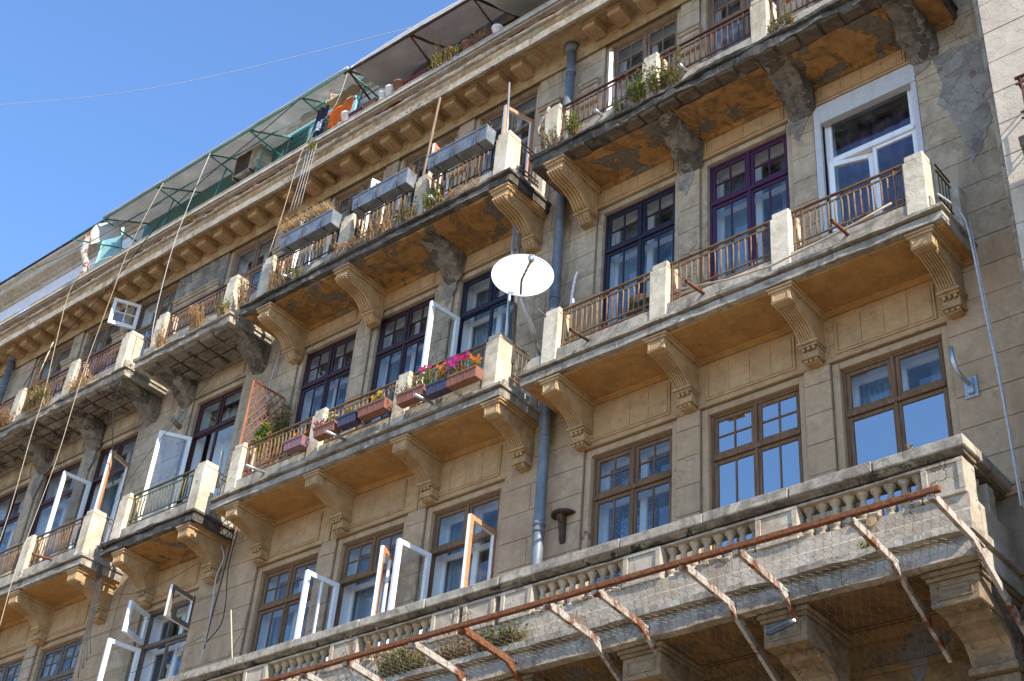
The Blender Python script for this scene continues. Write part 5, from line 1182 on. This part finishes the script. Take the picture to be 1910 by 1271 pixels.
# ---------------------------------------------------------------- rusty canopy frame with wire net
cf_ = thing('canopy_frame', 'rusty steel canopy frame with white painted struts below the balustrade', 'canopy frame', (-9, -1.2, 7.7))
s = MB(); YC, ZC = -2.1, 8.36
s.bev(-15.2, -4.62, YC - .03, YC + .03, ZC - .03, ZC + .03, .006); obj('beam', s, 'beam', cf_)
s = MB()
for k in range(56): xx = -15.1 + k * .19; s.ring((xx, YC, ZC), .045, .003, 'x', 0, 4, 4)
obj('binding_wire', s, 'wirem', cf_)
arms = [(-4.72, -.62), (-5.56, .1), (-6.81, .1), (-7.45, -.05), (-8.57, -.3), (-9.23, -.4), (-10.48, -.4), (-11.26, -.4), (-12.35, -.4), (-13.1, -.4)]
for i, (x, yf) in enumerate(arms):
    yk = -1.22
    q = MB()
    def slab(p, q2, w_=.022, h_=.03, mb=None):
        (ya, za), (yb, zb2) = p, q2; mb.ext([(ya, za - h_), (ya, za + h_), (yb, zb2 + h_), (yb, zb2 - h_)], x - w_, x + w_)
    slab((YC + .03, ZC - .02), (yk, 8.27), .022, .042, q); q.bev(x - .035, x + .035, YC - .01, YC + .07, ZC - .085, ZC - .03, .006)
    slab((yk, 8.285), (yk + .2, 8.27), .026, .012, q)
    obj('strut', q, 'arm' if i not in (6,) else 'beam', cf_)
    q = MB(); slab((yk - .03, 8.265), (-.12, 7.66), .021, .048, q); obj('strut', q, 'arm' if i not in (6,) else 'beam', cf_)
netg = thing('wire_net', 'sagging hexagonal wire net stretched from the rusty beam back to the wall', 'net', (-9, -1.3, 8))
def npos(x, v):
    # v 0..1 from the beam back to the wall; sags between struts
    if v < .5: u = v / .5; y = YC + (-1.22 - YC) * u; z = ZC + (8.27 - ZC) * u
    else: u = (v - .5) / .5; y = -1.22 + (.0 + 1.22) * .85 * u; z = 8.27 + (7.68 - 8.27) * u
    z -= .055 * math.sin(math.pi * min(1, v * 1.05)) * (1 + .6 * nz(x * 1.3, v * 2)) + .03 * nz(x * 2.3, v * 4, 3.); y += .02 * nz(x * 3, v * 5, 8)
    return (x, y, z)
s = MB(); xa, xb = -13.4, -4.72; cw = .095; NV = 21; nxx = int((xb - xa) / cw)
for j in range(NV + 1):
    pts = []
    for i in range(nxx * 2 + 1):
        x = xa + i * cw / 2; up = ((i + j * 2) % 4) in (0, 1) if False else (i + j) % 2
        pts.append(npos(x + .006 * nz(i, j), min(1, max(0, (j + (.28 if up else -.28)) / NV))))
    s.tube(pts, .0022, 3, 0, False)
for j in range(NV):
    for i in range(nxx * 2 + 1):
        if (i + j) % 2: 
            x = xa + i * cw / 2; a = npos(x + .006 * nz(i, j), (j + .28) / NV); b = npos(x + .006 * nz(i, j + 1), (j + 1 - .28) / NV); s.tube([a, b], .0022, 3, 0, False)
obj('net', s, 'wirem', netg)

# ---------------------------------------------------------------- ropes and cables
def cable(label, pts, r, mat, name='cable', group=None, cat='cable', smooth=3):
    P = [Vector(p) for p in pts]; out = []
    for i in range(len(P) - 1):
        p0, p1, p2, p3 = P[max(i - 1, 0)], P[i], P[i + 1], P[min(i + 2, len(P) - 1)]
        for k in range(smooth):
            t = k / smooth; out.append(.5 * ((2 * p1) + (p2 - p0) * t + (2 * p0 - 5 * p1 + 4 * p2 - p3) * t * t + (3 * p1 - p0 - 3 * p2 + p3) * t ** 3))
    out.append(P[-1]); s = MB(); s.tube(out, r, 5); return obj(name, s, mat, None, label=label, cat=cat, group=group)
RG = 'ropes hanging from the roof terrace'
cable('cream rope from the left awning down past the open white sash', [(-21.9, -.98, 21.9), (-21.95, -1.15, 20.8), (-22.25, -1.15, 19.87), (-22.33, -1.15, 19.0), (-22.52, -1.15, 17.3), (-22.55, -1.15, 16.3), (-22.55, -1.15, 15.0), (-22.72, -1.15, 13.6), (-22.82, -1.15, 12.7), (-22.75, -1.15, 11.4)], .0062, 'rope', 'rope', RG)
cable('cream rope hanging from the terrace parapet nearest the left edge of the picture', [(-23.72, -.7, 20.85), (-23.8, -1.15, 20.3), (-24.2, -1.15, 19.78), (-24.06, -1.15, 18.33), (-23.85, -1.15, 16.9), (-23.85, -1.15, 16.0), (-23.74, -1.15, 14.24), (-23.8, -1.15, 12.9)], .0062, 'rope', 'rope', RG)
cable('grey rope from the awning corner down to the narrow top balcony', [(-20.30, -1.0, 21.9), (-20.55, -1.1, 19.7), (-20.55, -1.1, 17.9), (-20.46, -1.08, 17.0)], .0065, 'cable_w', 'rope', RG)
cable('tan rope from the torn awning down to the left pier of the top middle balcony', [(-16.2, -.95, 21.9), (-16.3, -1.0, 21.0), (-16.8, -1.0, 20.6), (-17.08, -1.0, 20.1), (-17.24, -1.0, 18.7), (-17.39, -1.0, 17.75)], .0062, 'rope', 'rope', RG)
cable('black cable swinging from the awning along the cornice down to the left', [(-17.4, -1.05, 21.8), (-18.94, -1.05, 21.35), (-20.1, -1.05, 21.08), (-21.44, -1.05, 20.5), (-22.76, -1.05, 19.3), (-24.37, -1.05, 18.45), (-25.4, -.9, 17.9)], .010, 'cable')
cable('thin blue-grey wire running across the sky to the roof edge', [(-21.8, -.95, 21.3), (-25.54, -1.0, 21.45), (-30.0, -1.2, 21.95)], .006, 'cable')
cable('long thin wire crossing the blue sky to the grey tarpaulin', [(-30.2, -5.7, 25.0), (-24.31, -4, 23.21), (-19.6, -2.65, 22.15), (-14.35, -1.0, 21.93)], .006, 'cable_w', smooth=14)
cg = 'cables on the wall beside the narrow balconies'
cable('white cable hanging down the wall between the lace shutter and the trellis', [(-17.70, -.06, 16.3), (-17.82, -.06, 15.65), (-17.8, -.06, 14.84), (-18.1, -.08, 14.4), (-18.15, -.1, 13.0), (-18.2, -.1, 12.5), (-18.02, -.1, 12.14), (-18.12, -.1, 11.82), (-18.07, -.1, 11.37), (-18.02, -.1, 10.79), (-18.05, -.1, 10.3)], .012, 'cable_w', 'cable', cg)
cable('black cable down the wall left of the lower brown windows', [(-17.88, -.1, 12.9), (-17.95, -.1, 11.7), (-18.0, -.1, 11.16), (-18.03, -.1, 10.5)], .012, 'cable', 'cable', cg)
cable('black looping cable curving left at its foot beside the lower brown windows', [(-17.80, -.1, 12.6), (-17.84, -.1, 11.89), (-17.72, -.1, 11.28), (-17.72, -.1, 10.85), (-18.03, -.1, 10.6)], .009, 'cable', 'cable', cg)
for k, dx in enumerate((0, .05, .09, .13)):
    cable(('leftmost', 'second', 'third', 'rightmost')[k] + ' strand of the dark cable bundle hanging at the end of the left middle balcony', [(-20.72 + dx, -.75, 12.4), (-20.66 + dx * 1.4, -.72, 11.6), (-20.62 + dx, -.7, 11.0 + dx), (-20.5 + dx * 1.5, -.7, 10.3 + dx * 3)], .009, 'cable', 'cable', 'strands of the dark bundle')
cable('thick dark cable dangling in front of the left top balcony corner', [(-21.28, -1.0, 16.4), (-21.45, -.9, 15.9), (-21.6, -.6, 15.2), (-21.75, -.3, 14.6)], .012, 'cable', 'cable')
cable('pale grey cable hanging from the right balcony corner down to the lower balcony', [(-4.74, -.95, 12.85), (-4.66, -.6, 12.82), (-4.60, -.52, 12.5), (-4.55, -.5, 11.3), (-4.5, -.5, 10.2), (-4.48, -.5, 8.9)], .013, 'cable_w', 'cable', 'cables at the right corner')
cable('thin grey wire beside the pale cable at the right corner', [(-4.60, -.45, 12.7), (-4.53, -.45, 11.1), (-4.50, -.45, 9.85), (-4.47, -.45, 8.9)], .008, 'cable_w', 'cable', 'cables at the right corner')
cable('white drain hose fixed to the wall right of the big drainpipe', [(-10.78, -.05, 15.0), (-10.80, -.07, 14.9), (-10.84, -.07, 14.6), (-10.87, -.07, 14.1), (-10.92, -.07, 13.4)], .022, 'plasw', 'hose', None, 'hose')
cable('bent black wire looping from the pipe bracket over the top right balcony corner', [(-10.72, -.6, 17.9), (-11.0, -.6, 18.05), (-11.15, -.55, 18.0), (-10.9, -.8, 18.0), (-10.6, -.9, 17.75), (-10.45, -.95, 17.5)], .010, 'cable')
cable('rusty white bent rod beside the top right balcony pier', [(-11.0, -.75, 18.05), (-11.2, -.75, 17.65), (-11.1, -.7, 17.45)], .022, 'arm', 'bent_rod', None, 'rod')
cable('coiled tangle of white cable hooked on the roof edge', [(-11.35 + .09 * math.cos(i * .7), -.85 + .02 * math.sin(i), 20.93 + .07 * math.sin(i * .7 + .4)) for i in range(30)], .008, 'plasw')
cl_ = 'thin dark wires strung along the lower left wall'
for k, (lb, pts) in enumerate((
 ('thin wire running from the brown corbel row down to the open grey transom', [(-21.0, -.6, 12.2), (-20.3, -.4, 11.9), (-19.4, -.3, 11.9), (-18.2, -.12, 12.3)]),
 ('thin wire sagging from the grey window to the pilaster beside the black cables', [(-20.2, -.1, 10.6), (-19.5, -.3, 10.35), (-18.8, -.2, 10.55), (-18.1, -.1, 10.75)]),
 ('nearly level wire crossing the wall under the left corbels', [(-26.5, -.5, 11.5), (-23.5, -.4, 11.3), (-20.8, -.3, 11.3), (-18.0, -.1, 11.45)]),
 ('long sloping wire passing over the leftmost lower windows', [(-27.0, -.5, 10.6), (-24.0, -.6, 10.8), (-21.0, -.4, 11.2)]),
 ('wire climbing the pilaster left of the open grey window', [(-20.62, -.03, 8.9), (-20.9, -.03, 10.5), (-20.95, -.03, 12.0), (-20.8, -.05, 12.5)]),
 ('slack wire hanging from the lace shutter across the pale wall', [(-17.9, -.7, 16.4), (-18.9, -.8, 15.3), (-20.2, -.7, 14.5), (-21.2, -.5, 13.9)]),
 ('black wire running from the brown window frame to the dry stalk', [(-17.15, -.05, 11.0), (-17.2, -.06, 10.6), (-17.5, -.08, 10.1), (-17.75, -.1, 9.9)]))):
    cable(lb, pts, .004, 'cable', 'wire', cl_, 'wire', 6)
for k in range(4):
    cable(('thin grey line nearest the tan rope hanging over the cornice', 'thin grey line second from the tan rope over the cornice', 'thin grey line third from the tan rope over the cornice', 'thin grey line farthest left of the tan rope over the cornice')[k], [(-16.95 - k * .09, -.78, 20.5), (-17.0 - k * .08, -.78, 19.8), (-17.02 - k * .10, -.8, 18.9)], .004, 'cable_w', 'line', 'thin lines over the cornice', 'line', 3)
print('bars', BARS[0], 'panes', npane[0], 'blocks', len(blocks), 'tiles', nt_)
